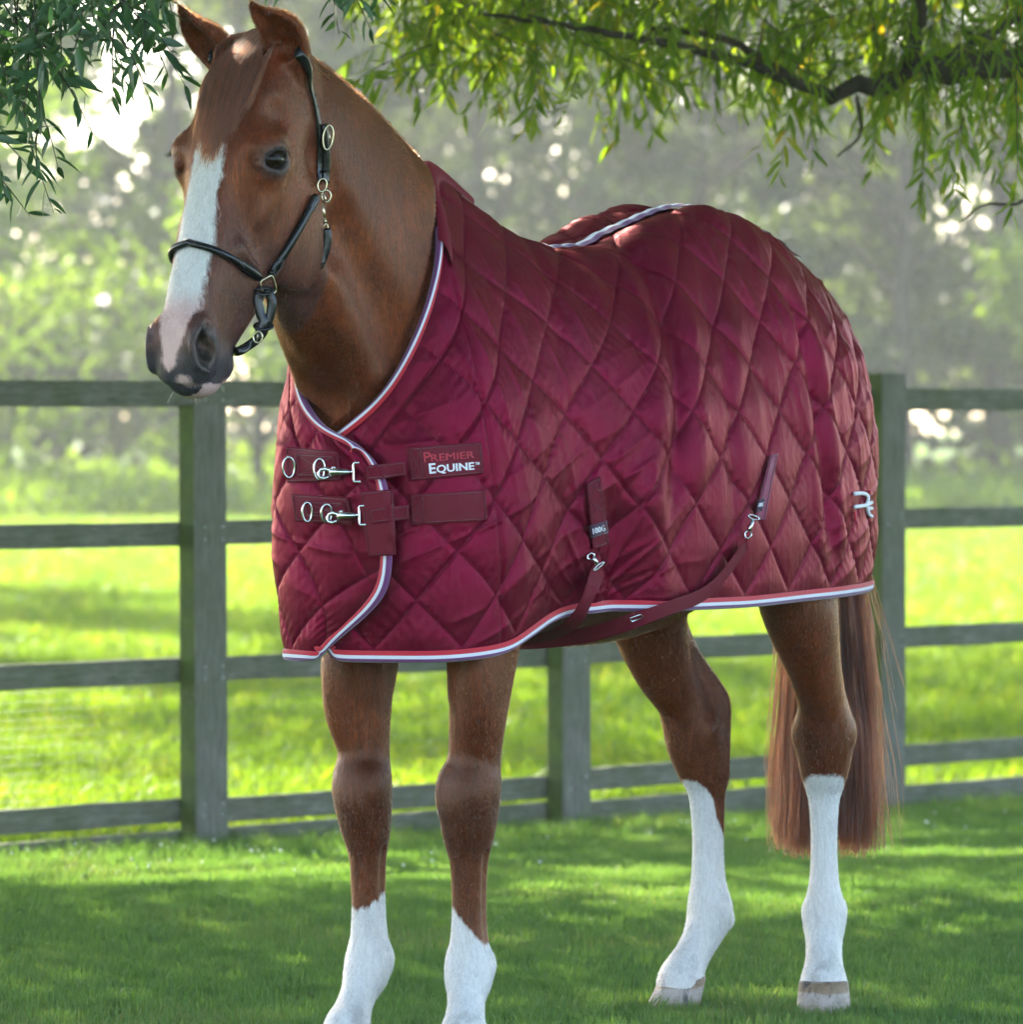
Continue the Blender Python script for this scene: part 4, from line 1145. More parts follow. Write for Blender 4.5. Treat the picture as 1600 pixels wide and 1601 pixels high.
def frame3d(P1, n):
    nu, nv = P1.shape[:2]
    def f(u, v):
        x, y = np.clip(u, 0, 1) * (nu - 1), np.clip(v, 0, 1) * (nv - 1); i, j = min(int(x), nu - 2), min(int(y), nv - 2); fx, fy = x - i, y - j
        g = lambda A: (A[i, j] * (1 - fx) + A[i + 1, j] * fx) * (1 - fy) + (A[i, j + 1] * (1 - fx) + A[i + 1, j + 1] * fx) * fy
        return g(P1), nrm(g(n))
    return f
o, P1, n = big
f3 = frame3d(P1, n)
letters([('P', .205, .300, .475, .30, .012), ('REMIER', .305, .885, .475, .215, .0)], f3, thread_r, o)
letters([('E', .265, .355, .83, .30, .022), ('QUINE', .365, .870, .83, .225, .022), ('TM', .885, .945, .70, .09, .010)], f3, thread_w, o)
# ---- side surcingle tab with its size label, hook and the strap running under the belly
o, P1, n = patch('surcingle_tab', [(917, 757), (939, 744), (951, 851), (927, 859)], 7, 26, .006, .0025, web_m); stitch(P1, n, o)
V, F = merge([tube([P1[1, j] * (1 - t) + P1[5, j + 4] * t + n[3, j] * .001 for t in (0, .5, 1)], .0005, 4) for j in (1, 8)] + [tube([P1[5, j] * (1 - t) + P1[1, j + 4] * t + n[3, j] * .001 for t in (0, .5, 1)], .0005, 4) for j in (1, 8)])
mesh_obj('stitching', V, F, thread_d, o)
lab_m = cloth_mat('label_cloth', (.045, .010, .035))
o2, P2, n2 = patch('size_label', [(922, 822), (949, 814), (951, 833), (925, 841)], 8, 6, .0105, .001, lab_m, o)
letters([('100G', .12, .84, .72, .44, .02)], frame3d(P2, n2), thread_w, o2, thick=.0006)
def hook_at(x0, y0, x1, y1, sc=1.0, lift=.012, bvh=None):
    c0, n0 = rug_hit(x0, y0, bvh) or (None, None)
    o_, d1 = view_ray(x1, y1); c1 = o_ + d1 * np.linalg.norm(c0 - o_)
    no = -view_ray(x0, y0)[1]; c0 = c0 + no * lift; c1 = c1 + no * lift
    ax = nrm(c1 - c0); Ln = np.linalg.norm(c1 - c0); up = nrm(np.cross(no, ax))
    pt = lambda a, b, c=0.0: c0 + ax * a * Ln + up * b * sc + no * c * sc
    th = np.linspace(0, 2 * np.pi, 20, endpoint=False)
    V, F = merge([tube([pt(.30, 0), pt(.42, .001), pt(.8, 0)], [.0040 * sc, .0050 * sc, .0034 * sc], 10),
                  tube([pt(.36, .002), pt(.2, .007), pt(.04, .004), pt(.02, -.003), pt(.16, -.007), pt(.3, -.004)], .0021 * sc, 8),
                  tube([pt(.92 + .08 * math.cos(t), .011 * math.sin(t)) for t in th], .0017 * sc, 8, closed=True)])
    return mesh_obj('snap_hook', V, F, steel, rug)
hook_at(921, 866, 938, 887, 1.1)
hook_at(1168, 842, 1180, 806, 1.0)
def ribbon(name, pts, width, mat_, parent, thick=.0022, wdir=None, n=60):
    P = crom(np.array(pts), n); T = nrm(np.gradient(P, axis=0))
    if wdir is None: wdir = (0, 0, 1)
    W = np.array([nrm(np.asarray(w_) - t * np.dot(w_, t)) for w_, t in zip(crom(np.array(wdir, float), n) if np.ndim(wdir) == 2 else [wdir] * n, T)])
    Nn = np.cross(T, W)
    prof = [(-.5, -.35), (-.5, .35), (-.42, .5), (.42, .5), (.5, .35), (.5, -.35), (.42, -.5), (-.42, -.5)]
    V = np.stack([P + W * (a * width) + Nn * (b * thick) for a, b in prof], 1); m = len(prof)
    i, j = np.meshgrid(np.arange(n - 1), np.arange(m), indexing='ij'); j2 = (j + 1) % m
    F = np.stack([i * m + j, i * m + j2, (i + 1) * m + j2, (i + 1) * m + j], -1).reshape(-1, 4)
    caps = np.array([[0, 1, 2, 7], [2, 3, 6, 7], [3, 4, 5, 6]]); c2 = caps[:, ::-1] + (n - 1) * m
    return mesh_obj(name, V.reshape(-1, 3), [np.concatenate([F, caps, c2])], mat_, parent)
# belly straps: from the left tab down round the girth to the right side, and the rear one slung under the belly
g0 = rug_hit(930, 892)[0]
ribbon('surcingle_strap', [g0 + (.004, .010, .0), at_b(923, 925, .285), at_b(906, 960, .262), at_b(882, 984, .20), (-.30, .06, .79), (-.34, -.08, .785), (-.36, -.2, .83), (-.36, -.26, .90)], .036, web_m, rug, wdir=(1, 0, .25))
o, P1, n = patch('surcingle_tab', [(1204, 712), (1216, 709), (1196, 812), (1180, 812)], 6, 26, .006, .0025, cloth_mat('webbing_bright', (.23, .02, .065), .55)); stitch(P1, n, o)
o2, P2, n2 = patch('size_label', [(1186, 782), (1197, 778), (1192, 799), (1182, 799)], 5, 6, .0105, .001, lab_m, o)
letters([('100G', .15, .85, .62, .30, .02)], frame3d(P2, n2), thread_w, o2, thick=.0006)
h1 = rug_hit(1160, 850); h2 = rug_hit(1119, 905); h3 = rug_hit(1085, 932)
ribbon('cross_strap', [h1[0] + (0, .012, 0), h2[0] + (0, .012, 0), h3[0] + (0, .014, 0), at_b(1045, 951, .328), at_b(995, 969, .300), (-.31, .17, .80), (-.36, -.02, .785), (-.55, -.18, .80), (-.68, -.275, .86), (-.70, -.31, .95)], .030, web_m, rug, wdir=(.15, .25, 1), n=90)
V, F = tube([at_b(985, 966, .305), at_b(988, 972, .305), at_b(1006, 965, .312), at_b(1003, 960, .312)], .0018, 8, closed=True); mesh_obj('slide_buckle', V, F, steel, rug)
# ---- emblem sewn on the quarter
def emblem(lines, mat_, w):
    for ln in lines:
        pts = []
        for (x, y) in ln:
            px, py = 800 + x / 2.6667, 600 + y / 2.6667
            h = rug_hit(min(px, 1361), py)
            pts.append(h[0] + h[1] * .0035)
        P = crom(np.array(pts), 14) if len(pts) > 2 else np.array(pts)
        V, F = tube(P, w, 8); mesh_obj('emblem_stroke', V, F, mat_, rug)
emblem([[(1425, 459), (1462, 457), (1478, 466), (1482, 484), (1474, 502), (1455, 511), (1426, 512)], [(1496, 494), (1479, 503), (1478, 520), (1486, 545), (1500, 553)], [(1480, 521), (1498, 519)]], thread_w, .0040)
emblem([[(1426, 530), (1426, 572)], [(1484, 450), (1494, 460)]], thread_r, .0034)
# ---- ribbon along the spine
us = [i for i in range(NU) if -1.38 < PL_['B'][i, 0, 0] < -.40]
sp = np.array([PL_['P'][i, 2] * .5 + PR_['P'][i, 2] * .5 for i in us]); sp[:, 1] = 0
wig = np.arange(len(sp))
zz_ = np.array([p[2] for p in sp]); sp[:, 2] = np.convolve(np.pad(zz_, 4, mode='edge'), np.ones(9) / 9, 'valid') + .007 + .0012 * np.sin(wig * .55)
T = nrm(np.gradient(sp, axis=0)); up = nrm(np.cross(T, [0, 1, 0])); up *= np.sign(up[:, 2:3])
ws = np.array([-.017, -.010, -.0065, 0, .0065, .010, .017]); lf = [0, .003, .0045, .005, .0045, .003, 0]
Vr = np.stack([sp + np.array([0, w, 0]) + up * l + np.array([0, 1, 0]) * (.0016 * np.sin(wig * .55 + 1.2))[:, None] for w, l in zip(ws, lf)], 1)
rb_ = mesh_obj('spine_ribbon', Vr.reshape(-1, 3), [grid_faces(len(sp), 7)], trim_m, rug)
rb_.data.polygons.foreach_set('material_index', np.tile([2, 2, 1, 1, 2, 2], len(sp) - 1).astype(np.int32))
# ------------------------------------------------------------------ head collar
leather, lnt, lb = mat('black_leather', (.0045, .0042, .005), .24, .45)
bump(lnt, lb, noise_tex(lnt, coords(lnt), 380, 4, .6).outputs[0], .18, .0015)
thread_l = cloth_mat('leather_thread', (.16, .16, .17), .6)
collar = empty('head_collar', HO, HRZ, 'black leather head collar with silver fittings on the chestnut horse', 'head collar')
def skin(px, py, lift=.005, b0=None):
    h = rug_hit(px, py, BODY)
    if h is None: return at_b(px, py, b0 if b0 is not None else .09)
    return h[0] + h[1] * lift
def resnap(P, lift):
    out = []
    for p in P:
        co_, no, fi, d = BODY.find_nearest(Vector(p)); no = np.array(no)
        v = np.array(p) - np.array(co_); out.append(np.array(co_) + no * lift)
    return np.array(out)
def up_of(P):
    return np.array([np.array(BODY.find_nearest(Vector(p))[1]) for p in P])
def strap(name, pts, rad, flat=1.0, snap=True, n=50, both=True, m=None, parent=None, lift=None, sides=12):
    P = crom(np.array(pts, float), n)
    if snap:
        P = resnap(P, (lift if lift is not None else rad * flat * .9))
        for _ in range(3): P[1:-1] = (P[:-2] + 2 * P[1:-1] + P[2:]) / 4
    U = up_of(P)
    obs = []
    for q in ((1, -1) if both else (1,)):
        V, F = tube(P * (1, q, 1), rad, sides, flat=flat, up=U * (1, q, 1))
        obs.append(mesh_obj(name, V, F, m or leather, parent or collar))
    return P, U, obs
def both_mesh(name, V, F, m, parent=None):
    r_ = []
    for q in (1, -1):
        FF = [f if q > 0 else f[:, ::-1] for f in F]
        r_.append(mesh_obj(name, V * (1, q, 1), FF, m, parent or collar))
    return r_
def ring3(c, nor, rx, ry, rad, name='metal_ring', m=None, tilt=0.0, square=0.0, n=32):
    nor = nrm(nor); side = nrm(np.cross(nor, [0, 0, 1])); up = np.cross(side, nor)
    s2, u2 = side * math.cos(tilt) + up * math.sin(tilt), up * math.cos(tilt) - side * math.sin(tilt)
    pts = []
    for t in np.linspace(0, 2 * np.pi, n, endpoint=False):
        c_, s_ = math.cos(t), math.sin(t)
        k = (abs(c_) ** (2 + square * 6) + abs(s_) ** (2 + square * 6)) ** (-1 / (2 + square * 6)) if square else 1
        pts.append(c + s2 * c_ * k * rx + u2 * s_ * k * ry)
    V, F = tube(pts, rad, 8, closed=True)
    return both_mesh(name, V, F, m or brass)
A1 = skin(403, 433); A2 = skin(290, 381); A2[1] = 0; nb0 = A2
# noseband: one rolled strap across the nose from ring to ring
nose_pts = [A2, skin(306, 384), skin(341, 395), skin(372, 412), A1]
half = crom(np.array(nose_pts), 40); half = resnap(half, .0062)
for _ in range(4): half[1:-1] = (half[:-2] + 2 * half[1:-1] + half[2:]) / 4
half[0, 1] = 0
full = np.concatenate([(half * (1, -1, 1))[::-1], half[1:]])
for _ in range(12): full[1:-1] = (full[:-2] + 2 * full[1:-1] + full[2:]) / 4
full = resnap(full, .0062)
for _ in range(3): full[1:-1] = (full[:-2] + 2 * full[1:-1] + full[2:]) / 4
rr_ = np.full(len(full), .0070); 
for k in range(10): rr_[k] = rr_[-1 - k] = .0070 + .0035 * math.sin(math.pi * k / 10)
V, F = tube(full, rr_, 14, flat=.85, up=up_of(full)); noseb = mesh_obj('noseband', V, F, leather, collar)
for seg in (full[-12:-1], full[1:12]):                       # stitched keeper ends
    U = up_of(seg); T = nrm(np.gradient(seg, axis=0)); S = np.cross(T, U)
    w = .0045 * np.sin(np.linspace(.1, math.pi, len(seg)))[:, None]
    for q in (1, -1):
        V, F = tube(seg + U * .0062 + S * w * q, .0005, 4); mesh_obj('stitching', V, F, thread_l, noseb)
cheek = [skin(420, 428), skin(437, 403), skin(459, 366), skin(478, 331), skin(490, 309)]
P, U, obs = strap('cheek_strap', cheek, .0084, .85, n=50)
for seg, q0 in ((slice(0, 13), 0), (slice(37, 50), 1)):
    s_ = P[seg]; u_ = U[seg]; T = nrm(np.gradient(s_, axis=0)); S = np.cross(T, u_)
    w = .0062 * np.sin(np.linspace(.2, math.pi - .2, len(s_)))[:, None]
    for q in (1, -1):
        V, F = tube(s_ + u_ * .0068 + S * w * q, .0005, 4)
        for ob, m_ in zip(obs, (1, -1)): mesh_obj('stitching', V * (1, m_, 1), F, thread_l, ob)
    V, F = tube(s_[::2] + u_[::2] * .0015, [.003] + [.0100] * (len(s_[::2]) - 2) + [.003], 10, flat=.55, up=u_[::2])
    for ob, m_ in zip(obs, (1, -1)): mesh_obj('keeper_end', V * (1, m_, 1), F, leather, ob)
# square three-way fitting where noseband, cheek strap and chin strap meet
c = skin(412, 446, .010); nn_ = rug_hit(412, 446, BODY); nn_ = nn_[1] if nn_ is not None else HL
ring3(c, nn_ * .7 - view_ray(412, 446)[1] * .5, .0150, .0170, .0020, 'square_fitting', brass, tilt=-.45, square=.8)
# ring and snap hook at the throat, oval ring above
c = skin(503, 309, .009); dn = -view_ray(500, 309)[1]
ring3(c, dn + HL * 0 + np.array([0, .35, 0]), .0085, .0105, .0020, 'metal_ring', brass)
c2 = skin(496, 293, .010); ring3(c2, dn + np.array([0, .5, 0]), .0085, .0120, .0020, 'oval_ring', brass, tilt=.2)
o_, d_ = view_ray(507, 312); dist_ = np.linalg.norm(c - o_) - .006
hp = lambda x, y, z=0.0: view_ray(x, y)[0] + view_ray(x, y)[1] * (dist_ - z)
V, F = merge([tube([hp(503, 318), hp(505, 330), hp(508, 345)], [.0032, .0042, .0028], 10), tube([hp(503, 321), hp(499, 315), hp(501, 306), hp(507, 304), hp(509, 311), hp(506, 319)], .0018, 8),
              tube([hp(507, 343), hp(509, 349)], .0040, 10), tube([hp(509, 349), hp(505, 355), hp(508, 363), hp(513, 359), hp(512, 352)], .0016, 8, closed=True)])
both_mesh('snap_hook', V, F, brass)
thr = [hp(510, 357), hp(512, 372), hp(510, 388), hp(505, 403), hp(498, 417), at_b(488, 436, .05), at_b(475, 448, .02), at_b(467, 452, .0)]
U_ = np.tile(dn, (24, 1)); Pt = crom(np.array(thr), 24)
for q in (1, -1):
    V, F = tube(Pt * (1, q, 1), .0085, 10, flat=.35, up=U_ * (1, q, 1)); mesh_obj('throat_strap', V, F, leather, collar)
# crown strap with buckle, over the poll behind the ears
crown = [skin(499, 284), skin(500, 255), skin(500, 222), skin(497, 200), skin(489, 156), skin(483, 119), skin(475, 94), skin(467, 80), (.405, .045, 1.93), (.40, .0, 1.945)]
P, U, obs = strap('crown_strap', crown, .0088, .30, n=70, lift=.004)
P2_ = crom(np.array([skin(505, 288), skin(507, 255), skin(505, 222), skin(501, 195)]), 22); P2_ = resnap(P2_, .009)
for q, ob in zip((1, -1), obs):
    V, F = tube(P2_ * (1, q, 1), .0085, 10, flat=.30, up=up_of(P2_) * (1, q, 1)); mesh_obj('buckle_strap', V, F, leather, collar)
c = skin(505, 215, .014); hn = rug_hit(505, 215, BODY)[1]
bk = ring3(c, hn * .5 + dn * .7, .0095, .0225, .0021, 'buckle', brass, tilt=.12)
V, F = tube([c + np.array([0, .003, .018]), c + np.array([0, .004, -.016])], .0013, 6)
for q, ob in zip((1, -1), bk): mesh_obj('buckle_tongue', V * (1, q, 1), F, brass, ob)
for yy in (243, 268):
    c = skin(503, yy, .007); V, F = tube([c + np.array(v) for v in ((.010, .004, 0), (0, .009, 0), (-.012, .004, 0))], .0035, 8, flat=.6); both_mesh('keeper_loop', V, F, leather)
# strap holes
for yy in (118, 134, 150, 168):
    c = skin(483 + (yy - 118) * .19, yy, .0072); V, F = uv_sphere(c, (.0013, .0013, .0013), 8, 6); both_mesh('strap_hole', V, F, thread_d)
# chin strap: loop, buckle and the part under the jaw
o_, d_ = view_ray(412, 460); dc = np.linalg.norm(skin(405, 450) - o_) - .004
cp = lambda x, y, z=0.0: view_ray(x, y)[0] + view_ray(x, y)[1] * (dc - z)
P = crom(np.array([cp(417, 452), cp(425, 470), cp(424, 486), cp(419, 502), cp(411, 520), cp(400, 532), cp(388, 541), at_b(374, 549, .05), at_b(366, 549, .02), at_b(360, 548, 0)]), 40)
for q in (1, -1):
    V, F = tube(P * (1, q, 1), .0085, 10, flat=.35, up=np.tile(dn, (40, 1)) * (1, q, 1)); chs = mesh_obj('chin_strap', V, F, leather, collar)
P = crom(np.array([cp(406, 456, .006), cp(403, 470, .006), cp(407, 490, .007), cp(412, 505, .008), cp(405, 520, .008)]), 26)
V, F = tube(P, .0085, 10, flat=.35, up=np.tile(dn, (26, 1))); both_mesh('chin_strap_loop', V, F, leather)
th = np.linspace(0, 2 * np.pi, 28, endpoint=False)
for yy, xx in ((455, 413), (510, 412)):
    V, F = tube([cp(xx + 13 * math.cos(t), yy + 5 * math.sin(t), .006 + .004 * math.sin(t)) for t in th], .0042, 8, closed=True, flat=.6); both_mesh('keeper_loop', V, F, leather)
V, F = merge([tube([cp(403 + 9 * math.cos(t) * .8, 527 + 9 * math.sin(t), .012) for t in th], .0017, 8, closed=True), tube([cp(403, 519, .013), cp(402, 535, .012)], .0012, 6)])
both_mesh('buckle', V, F, brass)
# ------------------------------------------------------------------ ground, field, fence
def gz(x, y):
    x = np.asarray(x, float); y = np.asarray(y, float)
    z = -.022 * np.clip(y - 15.5, 0, 6.5) + .0042 * np.clip(y - 27, 0, 40) + .010 * np.clip(y - 64, 0, 60)
    z = z + .02 * np.sin(x * .31 + 1) * np.sin(y * .23) * smooth01((y - 22) / 20)
    return z
xs = np.concatenate([np.linspace(-260, -14, 24), np.linspace(-12, 12, 49), np.linspace(14, 260, 24)])
ys = np.concatenate([np.linspace(-60, 6, 12), np.linspace(8, 30, 45), np.linspace(32, 110, 50), np.linspace(120, 600, 14)])
XX, YY = np.meshgrid(xs, ys, indexing='ij')
soil, snt, sb2 = mat('turf_floor', (.035, .055, .012), .95, .1)
sc_ = coords(snt)
g1 = noise_tex(snt, sc_, 1.3, 5, .6); g2 = noise_tex(snt, sc_, 40, 5, .7)
L(snt, mixc(snt, .5, ramp(snt, g1.outputs[0], [(.3, (.045, .085, .016)), (.55, (.070, .130, .024)), (.75, (.120, .140, .045))]), ramp(snt, g2.outputs[0], [(.3, (.02, .035, .008)), (.7, (.10, .16, .035))])), sb2.inputs['Base Color'])
bump(snt, sb2, g2.outputs[0], .8, .03)
ground = mesh_obj('ground', np.stack([XX, YY, gz(XX, YY)], -1).reshape(-1, 3), [grid_faces(len(xs), len(ys), 0, True)], soil)
meta(ground, kind='structure')
# grass: tufts of blades scattered over the lawn and the field
grass_m = leafy('grass_blade', (.072, .150, .042), (.112, .210, .062), .42, .5, .22, tcol=(1.6, 1.5, .6), nscale=1.1, c3=(.215, .205, .100))
field_m = leafy('field_grass', (.048, .098, .014), (.092, .155, .020), .55, .5, .2, tcol=(2.15, 1.95, .45), nscale=1.4, c3=(.18, .175, .05))
def tuft(name, nb, rad, hlo, hhi, w, m, seed, lean=.5):
    g = np.random.default_rng(seed); V = []; F = []
    for b in range(nb):
        r = rad * math.sqrt(g.uniform()); t = g.uniform(0, 6.28); p = np.array([r * math.cos(t), r * math.sin(t), -.006])
        h = g.uniform(hlo, hhi); d = np.array([g.normal(), g.normal(), 0]) * lean * .5; fa = g.uniform(0, 6.28); s = np.array([math.cos(fa), math.sin(fa), 0])
        k = len(V)
        for q in (0, .4, .75, 1.0):
            c = p + np.array([0, 0, 1]) * h * q * (1 - .25 * np.linalg.norm(d) * q) + d * h * q * q
            ww = w * (1 - q ** 1.6) * .5
            if q < 1: V += [c - s * ww, c + s * ww]
            else: V.append(c)
        F.append([k, k + 1, k + 3, k + 2]); F.append([k + 2, k + 3, k + 5, k + 4])
        F.append([k + 4, k + 5, k + 6, k + 6])
    quads = np.array([f for f in F if f[2] != f[3]]); tris = np.array([f[:3] for f in F if f[2] == f[3]])
    me = new_mesh(name, np.array(V), [quads, tris]); me.materials.append(m)
    return bpy.data.objects.new(name, me)
def scatter(name, label, tufts, pts, rot, scl, kind='stuff'):
    """one object whose points carry an instance each (geometry nodes)"""
    me = bpy.data.meshes.new(name); me.vertices.add(len(pts)); me.vertices.foreach_set('co', np.asarray(pts, np.float32).ravel())
    for nm, arr, ty in (('rot', rot, 'FLOAT_VECTOR'), ('scl', scl, 'FLOAT')):
        a = me.attributes.new(nm, ty, 'POINT'); a.data.foreach_set('vector' if ty == 'FLOAT_VECTOR' else 'value', np.asarray(arr, np.float32).ravel())
    me.update()
    o = link(bpy.data.objects.new(name, me)); meta(o, label=label, kind=kind)
    ng = bpy.data.node_groups.new(name + '_nodes', 'GeometryNodeTree')
    ng.interface.new_socket('Geometry', in_out='INPUT', socket_type='NodeSocketGeometry'); ng.interface.new_socket('Geometry', in_out='OUTPUT', socket_type='NodeSocketGeometry')
    i_ = ng.nodes.new('NodeGroupInput'); o_ = ng.nodes.new('NodeGroupOutput'); ip = ng.nodes.new('GeometryNodeInstanceOnPoints')
    g2i = ng.nodes.new('GeometryNodeGeometryToInstance')
    for t in tufts:
        oi = ng.nodes.new('GeometryNodeObjectInfo'); oi.inputs['Object'].default_value = t; oi.inputs['As Instance'].default_value = True
        ng.links.new(oi.outputs['Geometry'], g2i.inputs[0])
    m2p = ng.nodes.new('GeometryNodeMeshToPoints')
    ng.links.new(i_.outputs[0], m2p.inputs['Mesh']); ng.links.new(m2p.outputs[0], ip.inputs['Points'])
    if len(tufts) > 1:
        ip.inputs['Pick Instance'].default_value = True
        ri = ng.nodes.new('FunctionNodeRandomValue'); ri.data_type = 'INT'; ri.inputs[4].default_value = 0; ri.inputs[5].default_value = len(tufts) - 1
        ng.links.new(ri.outputs[2], ip.inputs['Instance Index'])
    ng.links.new(g2i.outputs[0], ip.inputs['Instance'])
    ra = ng.nodes.new('GeometryNodeInputNamedAttribute'); ra.data_type = 'FLOAT_VECTOR'; ra.inputs[0].default_value = 'rot'
    sa = ng.nodes.new('GeometryNodeInputNamedAttribute'); sa.data_type = 'FLOAT'; sa.inputs[0].default_value = 'scl'
    e2r = ng.nodes.new('FunctionNodeEulerToRotation')
    ng.links.new(ra.outputs[0], e2r.inputs[0]); ng.links.new(e2r.outputs[0], ip.inputs['Rotation']); ng.links.new(sa.outputs[0], ip.inputs['Scale'])
    ng.links.new(ip.outputs[0], o_.inputs[0])
    md = o.modifiers.new('scatter', 'NODES'); md.node_group = ng
    return o
def scat_pts(n, x0, x1, y0, y1, seed, wide=None):
    g = np.random.default_rng(seed)
    y = y0 + (y1 - y0) * g.uniform(size=n)
    if wide: hw = wide[0] + wide[1] * y; x = g.uniform(-1, 1, n) * hw
    else: x = g.uniform(x0, x1, n)
    rot = np.stack([g.normal(0, .08, n), g.normal(0, .08, n), g.uniform(0, 6.28, n)], 1)
    return np.stack([x, y, gz(x, y)], 1), rot, g
lawn_t = [tuft('t', 34, .050, .018, .036, .0032, grass_m, s) for s in (1, 2, 3)]
p, r_, g = scat_pts(92000, 0, 0, 8.0, 22.6, 21, (2.0, .13))
kp = (p[:, :2] - np.array([.184, 19.66])) @ np.array([.779, -.627]) > -.1; p, r_ = p[kp], r_[kp]
pat = .75 + .35 * np.sin(p[:, 0] * 3 + 1) * np.sin(p[:, 1] * 1.9)
scatter('lawn_grass', 'short mown green grass in front of the fence', lawn_t, p, r_, g.uniform(.7, 1.25, len(p)) * (1 + .12 * (pat - .75)))
g = np.random.default_rng(35); P = []
for (a_, b_) in ((-1.235, .155), (-1.172, -.142), (.045, .13), (.065, -.115)):       # blades standing against the hooves
    for k in range(46):
        t = g.uniform(0, 6.28); r = g.uniform(.055, .12); w_ = to_world(np.array([[a_ + r * math.cos(t), b_ + r * math.sin(t), 0]]))[0]; P.append(w_)
P = np.array(P); n = len(P)
scatter('hoof_grass', 'slightly longer blades pressed against the hooves', lawn_t, P, np.stack([g.normal(0, .25, n), g.normal(0, .25, n), g.uniform(0, 6.28, n)], 1), g.uniform(.8, 1.35, n))
ring_t = [tuft('t', 26, .060, .04, .10, .0042, grass_m, s, .8) for s in (4, 5, 6)]
FD = nrm(np.array([1.0995, 1.365, 0])); FP2 = np.array([.184, 19.66, 0]); FN = np.array([FD[1], -FD[0], 0])
g = np.random.default_rng(33); n = 6800
t = g.uniform(-9, 8, n); w = np.abs(g.normal(0, .75, n)) * np.where(g.uniform(size=n) < .75, 1, -1)
P = FP2 + FD * t[:, None] + FN * (w + .02)[:, None]; P[:, 2] = gz(P[:, 0], P[:, 1])
scatter('verge_grass', 'longer uncut grass growing along the foot of the fence', ring_t, P, np.stack([g.normal(0, .15, n), g.normal(0, .15, n), g.uniform(0, 6.28, n)], 1), g.uniform(.45, 1.0, n) * (1.0 - .28 * np.clip(np.abs(w), 0, 1.5)))
fld_t = [tuft('t', 26, .13, .05, .13, .012, field_m, s, .9) for s in (7, 8, 9)]
g = np.random.default_rng(24); n = 62000
y = 15 + 57 * g.uniform(size=n) ** 1.2; x = g.uniform(-1, 1, n) * (3.4 + .17 * y); keep = (np.stack([x, y], 1) - FP2[:2]) @ FN[:2] < -.15
x, y = x[keep], y[keep]; n = len(x)
scatter('field_grass', 'sunlit pasture grass beyond the fence', fld_t, np.stack([x, y, gz(x, y)], 1), np.stack([g.normal(0, .1, n), g.normal(0, .1, n), g.uniform(0, 6.28, n)], 1), g.uniform(.5, 1.15, n) * np.interp(y, [17, 30, 75], [.7, 1.1, 1.8]))
# clover heads and fallen leaves in the verge
white_m, _, _ = mat('clover_white', (.75, .75, .70), .8)
parts = []; g = np.random.default_rng(41)
for k in range(110):
    t = g.uniform(-3.6, 3.2); w = abs(g.normal(0, .7)) + .1; q = FP2 + FD * t + FN * w; q[2] = gz(q[0], q[1]) + g.uniform(.02, .05)
    if k % 5 and not (.1 < t < 1.4 or t < -1.4): continue
    r = g.uniform(.0025, .0055); parts.append(uv_sphere(q, (r, r, r * .8), 7, 5))
V, F = merge(parts); meta(mesh_obj('clover_flowers', V, F, white_m), label='tiny white clover heads in the verge by the fence', kind='stuff')
# ---- the fence: every post and every board on its own
def wood(name, c1, c2, c3, green):
    m, nt, b = mat(name, c1, .88, .2)
    t = nt.nodes.new('ShaderNodeTexCoord'); mp = nt.nodes.new('ShaderNodeMapping'); mp.inputs['Scale'].default_value = (1.2, 9, 9) if 'rail' in name else (9, 9, 1.2)
    L(nt, t.outputs['Object'], mp.inputs[0])
    gr = noise_tex(nt, mp.outputs[0], 9, 6, .65, .6); bl = noise_tex(nt, t.outputs['Object'], 5, 5, .65); fine = noise_tex(nt, t.outputs['Object'], 60, 4, .7)
    col = ramp(nt, gr.outputs[0], [(.3, c1), (.52, c2), (.72, c3)])
    al = ramp(nt, bl.outputs[0], [(.42, (0, 0, 0)), (.62, (1, 1, 1))])
    col = mixc(nt, mathn(nt, 'MULTIPLY', al, green), col, mixc(nt, fine.outputs[0], (.055, .075, .028), (.115, .140, .055)))
    li = ramp(nt, fine.outputs[0], [(.60, (0, 0, 0)), (.70, (.5, .5, .5))])
    col = mixc(nt, li, col, (.20, .22, .19))
    L(nt, col, b.inputs['Base Color']); bump(nt, b, mathn(nt, 'ADD', gr.outputs[0], mathn(nt, 'MULTIPLY', fine.outputs[0], .4)), .9, .009)
    return m
rail_m = wood('rail_wood', (.110, .104, .078), (.190, .184, .148), (.275, .268, .225), .5)
post_m = wood('post_wood', (.115, .107, .088), (.190, .180, .156), (.265, .255, .225), .4)
moss_m = wood('post_moss', (.070, .100, .022), (.110, .150, .035), (.150, .19, .055), .9)
fence = empty('fence', (FP2[0], FP2[1], float(gz(FP2[0], FP2[1]))), math.atan2(FD[1], FD[0]), 'weathered post-and-rail timber fence behind the horse', 'fence')
fz = float(gz(FP2[0], FP2[1]))
def place(o, loc, rz=0, ry=0, rx=0): o.location = loc; o.rotation_euler = (rx, ry, rz); return o
tops = {-2: 1.26, -1: 1.270, 0: 1.345, 1: 1.386, 2: 1.37}
g = np.random.default_rng(3)
for k in range(-5, 5):
    q = FP2 + FD * (1.753 * k); zg = float(gz(q[0], q[1]))
    V, F = box_vf(-.0715, .0715, -.0365, .0365, -.35, tops.get(k, 1.36) - zg, .006)
    o = mesh_obj('post', V, F, [post_m, moss_m], fence, smooth=False); place(o, (1.753 * k, 0, zg - fz), g.normal() * .02, g.normal() * .004, g.normal() * .004)
    o.data.polygons.foreach_set('material_index', [1 if p.normal.x < -.6 or (k == 1 and p.normal.z > .5) else 0 for p in o.data.polygons])
RZ = [(1.338, 1.260), (.921, .849), (.508, .434), (.098, .026)]
